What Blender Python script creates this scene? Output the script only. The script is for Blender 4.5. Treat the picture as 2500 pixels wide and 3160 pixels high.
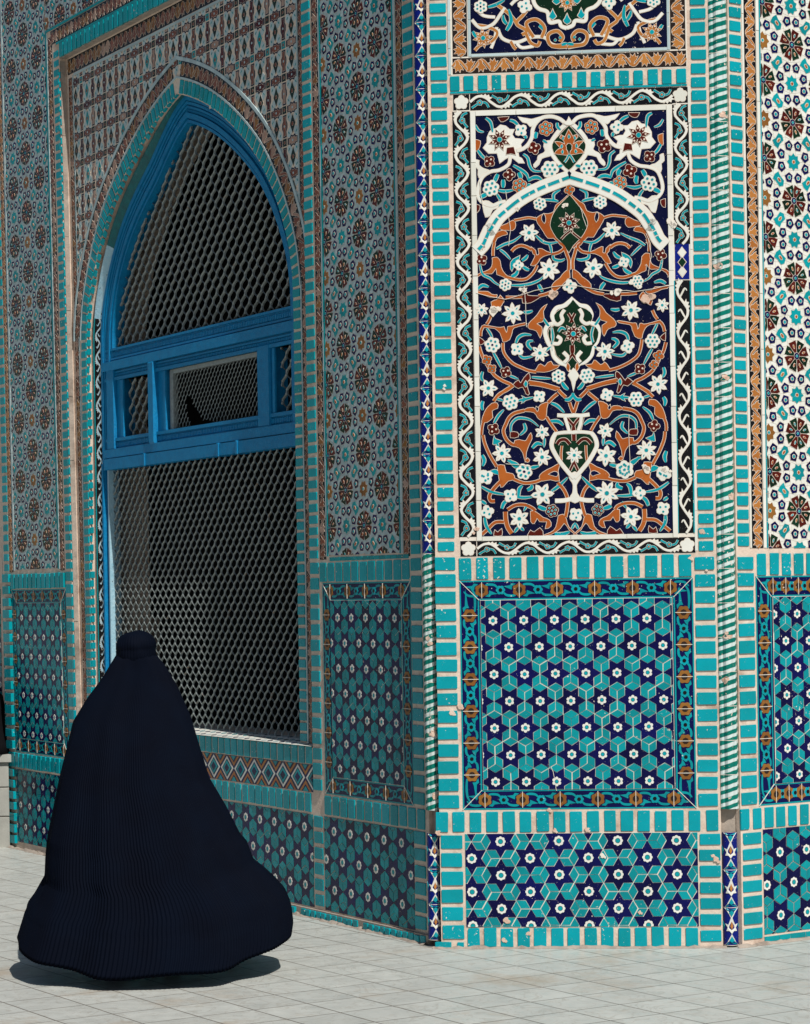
import bpy, math, random
from mathutils import Vector, Matrix
RND = random.Random(11)
pi = math.pi
for o in list(bpy.data.objects):
    bpy.data.objects.remove(o)
SC = bpy.context.scene
COL = SC.collection

# ------------------------------------------------------------------ camera
FPX, HC, RHO, CX, CY = 7461.0, 1.70, 0.016, 1250.0, 1820.0
cam_d = bpy.data.cameras.new("camera")
cam_d.sensor_fit = 'VERTICAL'
cam_d.sensor_height = 36.0
cam_d.lens = 36.0 * FPX / 3160.0
cam_d.shift_x = 0.0
cam_d.shift_y = (CY - 1580.0) / 3160.0
cam_d.clip_start = 0.1
cam_d.clip_end = 500
cam = bpy.data.objects.new("camera", cam_d)
COL.objects.link(cam)
cam.matrix_world = (Matrix.Translation((0, 0, HC)) @ Matrix.Rotation(pi / 2, 4, 'X')
                    @ Matrix.Rotation(-RHO, 4, 'Z'))
SC.camera = cam

# ------------------------------------------------------------------ sun, sky, exposure
SUN_EL = math.radians(50)
SUN_AL = math.radians(5.2)
shx = math.cos(SUN_AL) * .5 - math.sin(SUN_AL) * .866
shy = -math.cos(SUN_AL) * .866 - math.sin(SUN_AL) * .5
SUNV = Vector((shx * math.cos(SUN_EL), shy * math.cos(SUN_EL), math.sin(SUN_EL)))
sd = bpy.data.lights.new("sun", 'SUN')
sd.energy = 4.4
sd.angle = math.radians(.5)
sd.color = (1.0, .955, .89)
so = bpy.data.objects.new("sun", sd)
COL.objects.link(so)
so.rotation_mode = 'QUATERNION'
so.rotation_quaternion = SUNV.to_track_quat('Z', 'Y')
W = bpy.data.worlds.new("World")
SC.world = W
W.use_nodes = True
wn = W.node_tree.nodes
wn.clear()
sky = wn.new('ShaderNodeTexSky')
sky.sky_type = 'NISHITA'
sky.sun_disc = False
sky.sun_elevation = SUN_EL
sky.sun_rotation = math.atan2(SUNV.x, SUNV.y)
bg = wn.new('ShaderNodeBackground')
bg.inputs[1].default_value = 0.05
wo = wn.new('ShaderNodeOutputWorld')
W.node_tree.links.new(sky.outputs[0], bg.inputs[0])
W.node_tree.links.new(bg.outputs[0], wo.inputs[0])
SC.view_settings.view_transform = 'Standard'
SC.view_settings.look = 'None'
SC.view_settings.exposure = 0.0
SC.view_settings.gamma = 1.0
SC.view_settings.use_curve_mapping = False

# ------------------------------------------------------------------ materials
MATS = {}


def nd(nt, t, **kw):
    n = nt.nodes.new(t)
    for k, v in kw.items():
        setattr(n, k, v)
    return n


def mixc(nt, fac, a, b, mode='MIX'):
    n = nd(nt, 'ShaderNodeMix', data_type='RGBA', blend_type=mode)
    for sock, val in ((n.inputs[0], fac), (n.inputs[6], a), (n.inputs[7], b)):
        if hasattr(val, 'is_linked'):
            nt.links.new(val, sock)
        elif isinstance(val, (int, float)):
            sock.default_value = val
        else:
            sock.default_value = (*val, 1)
    return n.outputs[2]


def noise(nt, co, scale, detail=3, rough=.55):
    n = nd(nt, 'ShaderNodeTexNoise')
    n.inputs['Scale'].default_value = scale
    n.inputs['Detail'].default_value = detail
    n.inputs['Roughness'].default_value = rough
    nt.links.new(co, n.inputs['Vector'])
    return n.outputs[0]


def ramp(nt, fac, a, b, c0=0., c1=1.):
    n = nd(nt, 'ShaderNodeMapRange')
    n.inputs[1].default_value, n.inputs[2].default_value = a, b
    n.inputs[3].default_value, n.inputs[4].default_value = c0, c1
    nt.links.new(fac, n.inputs[0])
    return n.outputs[0]


def base_mat(name):
    m = bpy.data.materials.new(name)
    m.use_nodes = True
    nt = m.node_tree
    b = nt.nodes['Principled BSDF']
    co = nd(nt, 'ShaderNodeTexCoord').outputs['Object']
    MATS[name] = m
    return m, nt, b, co


def math_n(nt, op, a, b):
    n = nd(nt, 'ShaderNodeMath', operation=op)
    for s, v in ((n.inputs[0], a), (n.inputs[1], b)):
        if hasattr(v, 'is_linked'):
            nt.links.new(v, s)
        else:
            s.default_value = v
    return n.outputs[0]


def glaze(name, col, col2, rough=.22, chip=.5, glazevar=.5, spec=.16):
    """glazed tile: per-piece tint from the face attribute, cloudy glaze, small chips of clay"""
    m, nt, b, co = base_mat(name)
    at = nd(nt, 'ShaderNodeAttribute', attribute_name='tint').outputs['Fac']
    cl = noise(nt, co, 9, 4)
    f = math_n(nt, 'ADD', math_n(nt, 'MULTIPLY', at, .75), math_n(nt, 'MULTIPLY', ramp(nt, cl, .35, .7), glazevar))
    c = mixc(nt, math_n(nt, 'MINIMUM', f, 1.), col, col2)
    n1 = noise(nt, co, 75, 3, .6)
    n2 = noise(nt, co, 3.2, 3)
    mask = math_n(nt, 'ADD', n1, math_n(nt, 'MULTIPLY', n2, .35))
    thr = .93 - .05 * chip
    ch = ramp(nt, mask, thr, thr + .012)
    clay = mixc(nt, ramp(nt, n2, .4, .6), (.62, .40, .30), (.75, .66, .56))
    c = mixc(nt, ch, c, clay)
    sp = ramp(nt, noise(nt, co, 230, 1), .775, .79)
    c = mixc(nt, math_n(nt, 'MULTIPLY', sp, .8), c, (.75, .72, .66))
    nt.links.new(c, b.inputs['Base Color'])
    r = math_n(nt, 'ADD', math_n(nt, 'MULTIPLY', ch, .5), ramp(nt, noise(nt, co, 30, 2), .3, .7, rough - .05, rough + .12))
    nt.links.new(r, b.inputs['Roughness'])
    b.inputs['Specular IOR Level'].default_value = spec
    bp = nd(nt, 'ShaderNodeBump')
    bp.inputs['Strength'].default_value = .16
    bp.inputs['Distance'].default_value = .003
    h = math_n(nt, 'SUBTRACT', noise(nt, co, 26, 2), math_n(nt, 'MULTIPLY', ch, 1.0))
    nt.links.new(h, bp.inputs['Height'])
    nt.links.new(bp.outputs[0], b.inputs['Normal'])
    return m


def rough_mat(name, c1, c2, scale=14, rough=.9, bump=.6, dist=.006, dark=None):
    m, nt, b, co = base_mat(name)
    n = noise(nt, co, scale, 6, .65)
    c = mixc(nt, ramp(nt, n, .3, .7), c1, c2)
    if dark:
        c = mixc(nt, ramp(nt, noise(nt, co, scale * .35, 5, .7), .52, .68), c, dark)
    nt.links.new(c, b.inputs['Base Color'])
    b.inputs['Roughness'].default_value = rough
    bp = nd(nt, 'ShaderNodeBump')
    bp.inputs['Strength'].default_value = bump
    bp.inputs['Distance'].default_value = dist
    nt.links.new(noise(nt, co, scale * 4, 6, .7), bp.inputs['Height'])
    nt.links.new(bp.outputs[0], b.inputs['Normal'])
    return m


glaze('turquoise', (.001, .335, .40), (.002, .25, .285), chip=.9)
glaze('teal', (.001, .315, .35), (.002, .21, .235), chip=.6)
glaze('navy', (.0025, .004, .085), (.0015, .002, .036), chip=.5)
glaze('midnight', (.002, .0035, .036), (.0015, .0022, .015), chip=.35)
glaze('cobalt', (.004, .015, .22), (.003, .007, .11), chip=.4)
glaze('white', (.76, .76, .70), (.64, .64, .57), chip=.3, rough=.32)
glaze('paleblue', (.50, .62, .63), (.36, .46, .48), chip=.7, rough=.35)
glaze('orange', (.44, .125, .024), (.30, .062, .011), chip=.3)
glaze('amber', (.50, .215, .055), (.34, .12, .026), chip=.3)
glaze('ochre', (.30, .135, .028), (.20, .08, .018), chip=.3)
glaze('rust', (.25, .085, .045), (.15, .045, .022), chip=.5)
glaze('pinkclay', (.44, .30, .24), (.34, .20, .15), chip=.5, rough=.5)
glaze('maroon', (.105, .010, .005), (.05, .005, .003), chip=.2)
glaze('bottle', (.004, .030, .013), (.003, .012, .005), chip=.2)
glaze('black', (.004, .004, .006), (.008, .008, .009), chip=.3)
glaze('umber', (.030, .018, .014), (.018, .011, .009), chip=.4)
glaze('stripe', (.003, .19, .145), (.002, .14, .11), chip=1.9)
glaze('stripewhite', (.62, .71, .69), (.54, .63, .61), chip=1.5)
rough_mat('chip', (.60, .37, .27), (.70, .58, .47), 40, bump=.8, dist=.004)
rough_mat('mortar', (.74, .61, .50), (.61, .475, .38), 16, dark=(.46, .325, .245))
rough_mat('grout', (.78, .74, .65), (.66, .59, .50), 30, bump=.3, dist=.002)
rough_mat('outline', (.74, .66, .56), (.62, .50, .40), 60, bump=.2, dist=.001)
rough_mat('greymortar', (.42, .36, .30), (.30, .25, .21), 16, dark=(.2, .16, .13))
rough_mat('interior', (.012, .012, .012), (.006, .006, .006), 8)  # near-black, the unlit room's shade put into the colour
rough_mat('ledge', (.42, .42, .38), (.34, .34, .31), 9, bump=.3, dark=(.28, .27, .24))
rough_mat('leather', (.012, .011, .010), (.02, .018, .016), 30, rough=.5)
rough_mat('skin', (.42, .27, .19), (.38, .24, .17), 20, rough=.6)


def paint(name, c1, c2, flake=None):
    m, nt, b, co = base_mat(name)
    n = noise(nt, co, 22, 6, .7)
    c = mixc(nt, ramp(nt, n, .3, .7), c1, c2)
    if flake:
        mp = nd(nt, 'ShaderNodeMapping')
        mp.inputs['Scale'].default_value = (1, 1, 1)
        nt.links.new(co, mp.inputs[0])
        f = noise(nt, mp.outputs[0], 40, 6, .75)
        c = mixc(nt, ramp(nt, f, .62, .68), c, flake)
    nt.links.new(c, b.inputs['Base Color'])
    b.inputs['Roughness'].default_value = .5
    b.inputs['Specular IOR Level'].default_value = .2
    bp = nd(nt, 'ShaderNodeBump')
    bp.inputs['Strength'].default_value = .9
    bp.inputs['Distance'].default_value = .006
    nt.links.new(noise(nt, co, 55, 7, .75), bp.inputs['Height'])
    nt.links.new(bp.outputs[0], b.inputs['Normal'])


paint('bluepaint', (.001, .225, .47), (.001, .155, .35), (.04, .30, .46))
paint('palepaint', (.42, .60, .68), (.25, .48, .60), (.02, .03, .04))
paint('greenpaint', (.01, .16, .17), (.02, .09, .10), (.10, .22, .22))

m, nt, b, co = base_mat('mesh_metal')
c = mixc(nt, ramp(nt, noise(nt, co, 60, 4), .35, .7), (.30, .34, .33), (.18, .21, .21))
c = mixc(nt, ramp(nt, noise(nt, co, 16, 5, .7), .62, .72), c, (.22, .15, .10))
nt.links.new(c, b.inputs['Base Color'])
b.inputs['Roughness'].default_value = .45

m, nt, b, co = base_mat('cloth')
n = noise(nt, co, 5, 4)
c = mixc(nt, ramp(nt, n, .3, .7), (.0010, .0020, .0062), (.0012, .0032, .0095))
nt.links.new(c, b.inputs['Base Color'])
b.inputs['Roughness'].default_value = .8
b.inputs['Specular IOR Level'].default_value = .06
m, nt, b, co = base_mat('blackcloth')
b.inputs['Base Color'].default_value = (.004, .004, .005, 1)
b.inputs['Roughness'].default_value = .9
b.inputs['Specular IOR Level'].default_value = .1

# marble paving: square slabs laid parallel to the shaded wall
m, nt, b, co = base_mat('paving')
mp = nd(nt, 'ShaderNodeMapping')
mp.inputs['Rotation'].default_value = (0, 0, math.radians(57.5))
nt.links.new(co, mp.inputs[0])
br = nd(nt, 'ShaderNodeTexBrick', offset=0.0, squash=1.0)
br.inputs['Scale'].default_value = 1.0
br.inputs['Mortar Size'].default_value = .0042
br.inputs['Mortar Smooth'].default_value = .35
br.inputs['Brick Width'].default_value = .27
br.inputs['Row Height'].default_value = .25
br.inputs['Color1'].default_value = (.0, .0, .0, 1)
br.inputs['Color2'].default_value = (1, 1, 1, 1)
br.inputs['Mortar'].default_value = (.5, .5, .5, 1)
wob = nd(nt, 'ShaderNodeTexNoise')
wob.inputs['Scale'].default_value = 2.0
nt.links.new(mp.outputs[0], wob.inputs['Vector'])
wv = nd(nt, 'ShaderNodeVectorMath', operation='SCALE')
wv.inputs['Scale'].default_value = .012
nt.links.new(wob.outputs['Color'], wv.inputs[0])
wa = nd(nt, 'ShaderNodeVectorMath', operation='ADD')
nt.links.new(mp.outputs[0], wa.inputs[0])
nt.links.new(wv.outputs[0], wa.inputs[1])
nt.links.new(wa.outputs[0], br.inputs['Vector'])
sep = nd(nt, 'ShaderNodeSeparateColor')
nt.links.new(br.outputs['Color'], sep.inputs[0])
c = mixc(nt, sep.outputs[0], (.53, .545, .51), (.48, .495, .465))
# veins run differently in each slab
sh = nd(nt, 'ShaderNodeVectorMath', operation='MULTIPLY_ADD')
nt.links.new(br.outputs['Color'], sh.inputs[0])
sh.inputs[1].default_value = (7, 3, 5)
nt.links.new(mp.outputs[0], sh.inputs[2])
ve = nd(nt, 'ShaderNodeTexNoise')
ve.inputs['Scale'].default_value = 5.0
ve.inputs['Detail'].default_value = 5
ve.inputs['Distortion'].default_value = 2.2
nt.links.new(sh.outputs[0], ve.inputs['Vector'])
va = nd(nt, 'ShaderNodeMath', operation='ABSOLUTE')
nt.links.new(math_n(nt, 'SUBTRACT', ve.outputs[0], .5), va.inputs[0])
vein = ramp(nt, va.outputs[0], 0.0, .03, .45, 0)
c = mixc(nt, vein, c, (.30, .27, .22))
c = mixc(nt, ramp(nt, noise(nt, sh.outputs[0], 3.5, 6, .7), .35, .72, 0, .5), c, (.36, .365, .34))
st = ramp(nt, noise(nt, mp.outputs[0], 1.7, 6, .7), .54, .70, 0, .75)
c = mixc(nt, st, c, (.38, .31, .23))
c = mixc(nt, math_n(nt, 'MULTIPLY', br.outputs['Fac'], ramp(nt, noise(nt, mp.outputs[0], .8, 3), .3, .7, .6, 1.)), c, (.085, .06, .042))
nt.links.new(c, b.inputs['Base Color'])
nt.links.new(ramp(nt, noise(nt, co, 12, 4), .3, .7, .3, .6), b.inputs['Roughness'])
b.inputs['Specular IOR Level'].default_value = .3
bp = nd(nt, 'ShaderNodeBump')
bp.inputs['Strength'].default_value = .5
bp.inputs['Distance'].default_value = .003
bp.invert = True
nt.links.new(br.outputs['Fac'], bp.inputs['Height'])
nt.links.new(bp.outputs[0], b.inputs['Normal'])


# ------------------------------------------------------------------ builders
class MB:
    def __init__(s):
        s.v, s.f, s.m, s.t, s.mats, s.k = [], [], [], [], [], 0

    def mi(s, name):
        if name not in s.mats:
            s.mats.append(name)
        return s.mats.index(name)

    def face(s, pts, mat, tint=0.):
        n = len(s.v)
        s.v += [tuple(p) for p in pts]
        s.f.append(tuple(range(n, n + len(pts))))
        s.m.append(s.mi(mat))
        s.t.append(tint)

    def prism(s, mp, poly, n0, n1, mat, tint=None, bev=0.0, sides=True, sidemat=None):
        """polygon in the map's plane raised from n0 to n1"""
        if tint is None:
            tint = RND.random()
        if len(poly) < 3:
            return
        top = poly
        n = len(poly)
        if bev:
            cx = sum(p[0] for p in poly) / n
            cy = sum(p[1] for p in poly) / n
            top = []
            for (x, y) in poly:
                d = math.hypot(x - cx, y - cy) or 1
                q = max(0., 1 - bev * 1.3 / d)
                top.append((cx + (x - cx) * q, cy + (y - cy) * q))
        T = [mp(x, y, n1) for x, y in top]
        s.face(T, mat, tint)
        if sides:
            sm = sidemat or mat
            if bev:
                M = [mp(x, y, n1 - bev) for x, y in poly]
                for i in range(n):
                    j = (i + 1) % n
                    s.face((M[i], M[j], T[j], T[i]), mat, tint)
            else:
                M = T
            B = [mp(x, y, n0) for x, y in poly]
            for i in range(n):
                j = (i + 1) % n
                s.face((B[i], B[j], M[j], M[i]), sm, tint)

    # inlay pieces on a facing: base 0, layer heights in millimetres, every piece a hair different
    def inlay(s, mp, poly, layer, mat, tint=None, out=0., base=0.):
        s.k += 1
        h = base + layer * .0011 + (s.k % 23) * .00003
        if out:
            s.prism(mp, grow(poly, out), base - .004, h - .0006, 'outline')
        s.prism(mp, poly, base - .004, h, mat, tint)

    def stroke(s, mp, pts, w, layer, mat, out=.0016, base=0., taper=False, tint=None, n=5):
        P = spline(pts, n)
        if tint is None:
            tint = RND.random()
        s.k += 1
        h = base + layer * .0011 + (s.k % 23) * .00003
        for (ww, hh, mm) in (((w + 2 * out), h - .0006, 'outline'), (w, h, mat)):
            if mm == 'outline' and not out:
                continue
            Lf, Rt = [], []
            for i, (x, y) in enumerate(P):
                x0, y0 = P[max(0, i - 1)]
                x1, y1 = P[min(len(P) - 1, i + 1)]
                d = math.hypot(x1 - x0, y1 - y0) or 1
                nx, ny = -(y1 - y0) / d, (x1 - x0) / d
                q = ww * .5
                if taper:
                    tt = i / (len(P) - 1)
                    q *= .35 + .65 * math.sin(pi * min(1, .12 + .88 * tt)) ** .7
                Lf.append((x + nx * q, y + ny * q))
                Rt.append((x - nx * q, y - ny * q))
            for i in range(len(P) - 1):
                s.face([mp(*q, hh) for q in (Lf[i], Lf[i + 1], Rt[i + 1], Rt[i])], mm, tint)
                s.face((mp(*Lf[i], hh), mp(*Lf[i + 1], hh), mp(*Lf[i + 1], base - .003), mp(*Lf[i], base - .003)), mm, tint)
                s.face((mp(*Rt[i], hh), mp(*Rt[i + 1], hh), mp(*Rt[i + 1], base - .003), mp(*Rt[i], base - .003)), mm, tint)

    def build(s, name, parent=None, label=None, smooth=False):
        if not s.f:
            return None
        me = bpy.data.meshes.new(name)
        o3 = parent_offset(parent)
        me.from_pydata([(x - o3[0], y - o3[1], z - o3[2]) for x, y, z in s.v], [], s.f)
        for mm in s.mats:
            me.materials.append(MATS[mm])
        me.polygons.foreach_set('material_index', s.m)
        a = me.attributes.new('tint', 'FLOAT', 'FACE')
        a.data.foreach_set('value', s.t)
        if smooth:
            me.polygons.foreach_set('use_smooth', [True] * len(s.f))
        me.update()
        o = bpy.data.objects.new(name, me)
        COL.objects.link(o)
        if parent:
            o.parent = parent
        if label:
            o['label'] = label
        return o


OFFS = {}


def parent_offset(p):
    x = y = z = 0.
    while p is not None:
        x += p.location.x
        y += p.location.y
        z += p.location.z
        p = p.parent
    return (x, y, z)


def thing(name, label, cat, loc, group=None):
    o = bpy.data.objects.new(name, None)
    o.empty_display_size = .2
    COL.objects.link(o)
    o.location = loc
    o['label'] = label
    o['category'] = cat
    if group:
        o['group'] = group
    return o


def spline(P, n=5):
    if len(P) < 3:
        if len(P) == 2 and n > 1:
            (a, b), (c, d) = P
            return [(a + (c - a) * i / 3, b + (d - b) * i / 3) for i in range(4)]
        return list(P)
    out = []
    Q = [P[0]] + list(P) + [P[-1]]
    for i in range(1, len(Q) - 2):
        p0, p1, p2, p3 = Q[i - 1], Q[i], Q[i + 1], Q[i + 2]
        for k in range(n):
            t = k / n
            out.append(tuple(.5 * (2 * p1[j] + (p2[j] - p0[j]) * t + (2 * p0[j] - 5 * p1[j] + 4 * p2[j] - p3[j]) * t * t
                                   + (3 * p1[j] - p0[j] - 3 * p2[j] + p3[j]) * t ** 3) for j in (0, 1)))
    out.append(tuple(P[-1]))
    return out


def grow(poly, o):
    n = len(poly)
    A = sum(poly[i][0] * poly[(i + 1) % n][1] - poly[(i + 1) % n][0] * poly[i][1] for i in range(n))
    sg = 1 if A > 0 else -1
    out = []
    for i in range(n):
        x0, y0 = poly[i - 1]
        x, y = poly[i]
        x1, y1 = poly[(i + 1) % n]
        e0 = (x - x0, y - y0)
        e1 = (x1 - x, y1 - y)
        l0 = math.hypot(*e0) or 1e-9
        l1 = math.hypot(*e1) or 1e-9
        nx = e0[1] / l0 + e1[1] / l1
        ny = -e0[0] / l0 - e1[0] / l1
        l = math.hypot(nx, ny)
        if l < 1e-6:
            out.append((x, y))
            continue
        q = o * sg / max(.45, l / 2)
        out.append((x + nx / l * q, y + ny / l * q))
    return out


def clip(poly, u0, u1, v0, v1):
    for ax, lim, sg in ((0, u0, 1), (0, u1, -1), (1, v0, 1), (1, v1, -1)):
        if not poly:
            return []
        out = []
        for i in range(len(poly)):
            a, b = poly[i - 1], poly[i]
            da, db = (a[ax] - lim) * sg, (b[ax] - lim) * sg
            if (da >= 0) != (db >= 0):
                t = da / (da - db)
                out.append((a[0] + (b[0] - a[0]) * t, a[1] + (b[1] - a[1]) * t))
            if db >= 0:
                out.append(b)
        poly = out
    return poly if len(poly) > 2 else []


def ngon(cx, cy, r, n, rot=0., r2=None):
    out = []
    m_ = n if r2 is None else 2 * n
    for i in range(m_):
        a = rot + 2 * pi * i / m_
        q = r if (r2 is None or i % 2 == 0) else r2
        out.append((cx + q * math.cos(a), cy + q * math.sin(a)))
    return out


def lobed(cx, cy, r, n, depth=.28, rot=0., k=5):
    return [(cx + r * (1 - depth + depth * abs(math.cos(n * (2 * pi * i / (n * k)) / 2))) * math.cos(rot + 2 * pi * i / (n * k)),
             cy + r * (1 - depth + depth * abs(math.cos(n * (2 * pi * i / (n * k)) / 2))) * math.sin(rot + 2 * pi * i / (n * k)))
            for i in range(n * k)]


def jit(poly, a=.0012):
    return [(x + RND.uniform(-a, a), y + RND.uniform(-a, a)) for x, y in poly]


class Plane:
    def __init__(s, P, d, n):
        s.P, s.d, s.n = P, d, n

    def at(s, dep=0.):
        P, d, n = s.P, s.d, s.n
        return lambda u, v, h: (P[0] + d[0] * u + n[0] * (h - dep), P[1] + d[1] * u + n[1] * (h - dep), v)

    def px(s, x, y, dep=0.):
        """photo pixel to wall coordinates"""
        a, b_ = x - CX, y - CY
        r = ((a - RHO * b_) / FPX, 1., -(b_ + RHO * a) / FPX)
        Q = (s.P[0] - s.n[0] * dep, s.P[1] - s.n[1] * dep)
        t = (Q[0] * s.n[0] + Q[1] * s.n[1]) / (r[0] * s.n[0] + r[1] * s.n[1])
        X, Y = r[0] * t, t
        return ((X - Q[0]) * s.d[0] + (Y - Q[1]) * s.d[1], HC + r[2] * t)


th = math.radians(60)
LW = Plane((.0808, 11.597), (-math.cos(th), math.sin(th)), (-math.sin(th), -math.cos(th)))
tf = math.radians(5)
FW = Plane((.763, 11.386), (math.cos(tf), -math.sin(tf)), (-math.sin(tf), -math.cos(tf)))
tr = math.radians(34.5)
RW = Plane((1.544, 11.3177), (math.cos(tr), math.sin(tr)), (math.sin(tr), -math.cos(tr)))
L0, L1 = LW.at(0), LW.at(.046)
F0, R0 = FW.at(0), RW.at(0)


# ------------------------------------------------------------------ tile patterns
def brick(mb, mp, u0, u1, v0, v1, mat='turquoise', h=.0055):
    j = .0016
    c = .004
    du = RND.uniform(-j, j)
    dv = RND.uniform(-j, j)
    a = RND.uniform(-.012, .012)
    cx, cy = (u0 + u1) / 2, (v0 + v1) / 2
    hw, hh = (u1 - u0) / 2 + RND.uniform(-j, j * .5), (v1 - v0) / 2 + RND.uniform(-j, j * .5)
    if hw < .006 or hh < .006:
        return
    c = min(c, hw * .4, hh * .4)
    P = []
    for sx, sy in ((1, -1), (1, 1), (-1, 1), (-1, -1)):
        q1, q2 = c * RND.uniform(.3, 1.3), c * RND.uniform(.3, 1.3)
        if RND.random() < .05:
            q1 *= 3
            q1 = min(q1, hh * .8)
        e = [(sx * hw, sy * (hh - q1)), (sx * (hw - q2), sy * hh)]
        if sx * sy < 0:
            e.reverse()
        P += e
    P = [(x + RND.uniform(-.0007, .0007), y + RND.uniform(-.0007, .0007)) for x, y in P]
    P = [(cx + du + x - y * a, cy + dv + y + x * a) for x, y in P]
    hh2 = h + RND.uniform(-.0012, .0012)
    t = RND.random() ** 1.4
    mb.prism(mp, P, -.004, hh2, mat, t, bev=.0018)


def brick_col(mb, mp, u0, u1, v0, v1, pitch, gap, h=.0055):
    n = max(1, round((v1 - v0) / pitch))
    p = (v1 - v0) / n
    for i in range(n):
        brick(mb, mp, u0, u1, v0 + i * p + gap / 2, v0 + (i + 1) * p - gap / 2, h=h)


def brick_row(mb, mp, u0, u1, v0, v1, pitch, gap, h=.0055):
    n = max(1, round((u1 - u0) / pitch))
    p = (u1 - u0) / n
    for i in range(n):
        brick(mb, mp, u0 + i * p + gap / 2, u0 + (i + 1) * p - gap / 2, v0, v1, h=h)


def rect(u0, u1, v0, v1):
    return [(u0, v0), (u1, v0), (u1, v1), (u0, v1)]


def bar(mb, mp, u0, u1, v0, v1, mat, h=.004, seg=0, gap=.003):
    """glazed strip cut in lengths"""
    if not seg:
        mb.prism(mp, rect(u0, u1, v0, v1), -.004, h, mat)
        return
    along_u = (u1 - u0) > (v1 - v0)
    L = (u1 - u0) if along_u else (v1 - v0)
    n = max(1, round(L / seg))
    cuts = [0.] + [(i + RND.uniform(-.2, .2)) / n * L for i in range(1, n)] + [L]
    for i in range(n):
        a, c = cuts[i] + gap / 2, cuts[i + 1] - gap / 2
        if along_u:
            mb.prism(mp, jit(rect(u0 + a, u0 + c, v0, v1), .0006), -.004, h + RND.uniform(-.0008, .0008), mat)
        else:
            mb.prism(mp, jit(rect(u0, u1, v0 + a, v0 + c), .0006), -.004, h + RND.uniform(-.0008, .0008), mat)


def star_panel(mb, mp, u0, u1, v0, v1, P, ou, ov, turned=False, ring=False, base=.0, sq=1.0):
    """hexagram tiles: navy stars, turquoise lozenges, pale grout along the hexagons"""
    mb.prism(mp, rect(u0, u1, v0, v1), base - .02, base, 'grout', .5)
    a = P / 2
    Rc = a / math.cos(pi / 6)
    r0 = pi / 2 if turned else 0.
    rows = P * math.cos(pi / 6)
    e = .002
    N = int(3 / P)
    for i in range(-N, N):
        for j in range(-N, N):
            if turned:
                cx, cy = ou + i * rows, ov + (j + (i % 2) * .5) * P
            else:
                cx, cy = ou + (j + (i % 2) * .5) * P, ov + i * rows * sq
            if cx < u0 - P or cx > u1 + P or cy < v0 - P or cy > v1 + P:
                continue
            cx += RND.uniform(-.001, .001)
            cy += RND.uniform(-.001, .001)

            def put(poly, mat, hgt, t=None):
                q = clip([(cx + x, cy + y * sq) for x, y in poly], u0 + e, u1 - e, v0 + e, v1 - e)
                if q:
                    mb.prism(mp, q, base - .003, base + hgt, mat, t)
            star = []
            for k in range(6):
                t0 = r0 + k * pi / 3
                star.append((a * .985 * math.cos(t0), a * .985 * math.sin(t0)))
                star.append((a * .565 * math.cos(t0 + pi / 6), a * .565 * math.sin(t0 + pi / 6)))
            put(jit(star, .0008), 'navy', .0022 + RND.uniform(-.0004, .0004))
            for k in range(6):
                tc = r0 + pi / 6 + k * pi / 3
                Q = [(Rc, tc), (a, tc + pi / 6), (a * .58, tc), (a, tc - pi / 6)]
                Q = [(r * math.cos(t), r * math.sin(t)) for r, t in Q]
                mx = sum(p[0] for p in Q) / 4
                my = sum(p[1] for p in Q) / 4
                Q = [(mx + (x - mx) * .90, my + (y - my) * .90) for x, y in Q]
                put(jit(Q, .0008), 'teal', .0024 + RND.uniform(-.0006, .0006))
            fr = .0245 if ring else .0225
            if ring:
                put(lobed(0, 0, fr, 8, .16, k=4), 'white', .0034, RND.random() * .5)
                put(ngon(0, 0, .0125, 10), 'black', .0037, .2)
                put(ngon(0, 0, .0105, 10), 'teal', .0040, .1)
            else:
                for k in range(6):
                    t0 = pi / 6 + k * pi / 3
                    put(ngon(.0145 * math.cos(t0), .0145 * math.sin(t0), .0082, 7), 'white', .0034, RND.random() * .6)
                put(ngon(0, 0, .0100, 8), 'black', .0037, .2)
                put(ngon(0, 0, .0082, 8), 'turquoise', .0040, .1)


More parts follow.
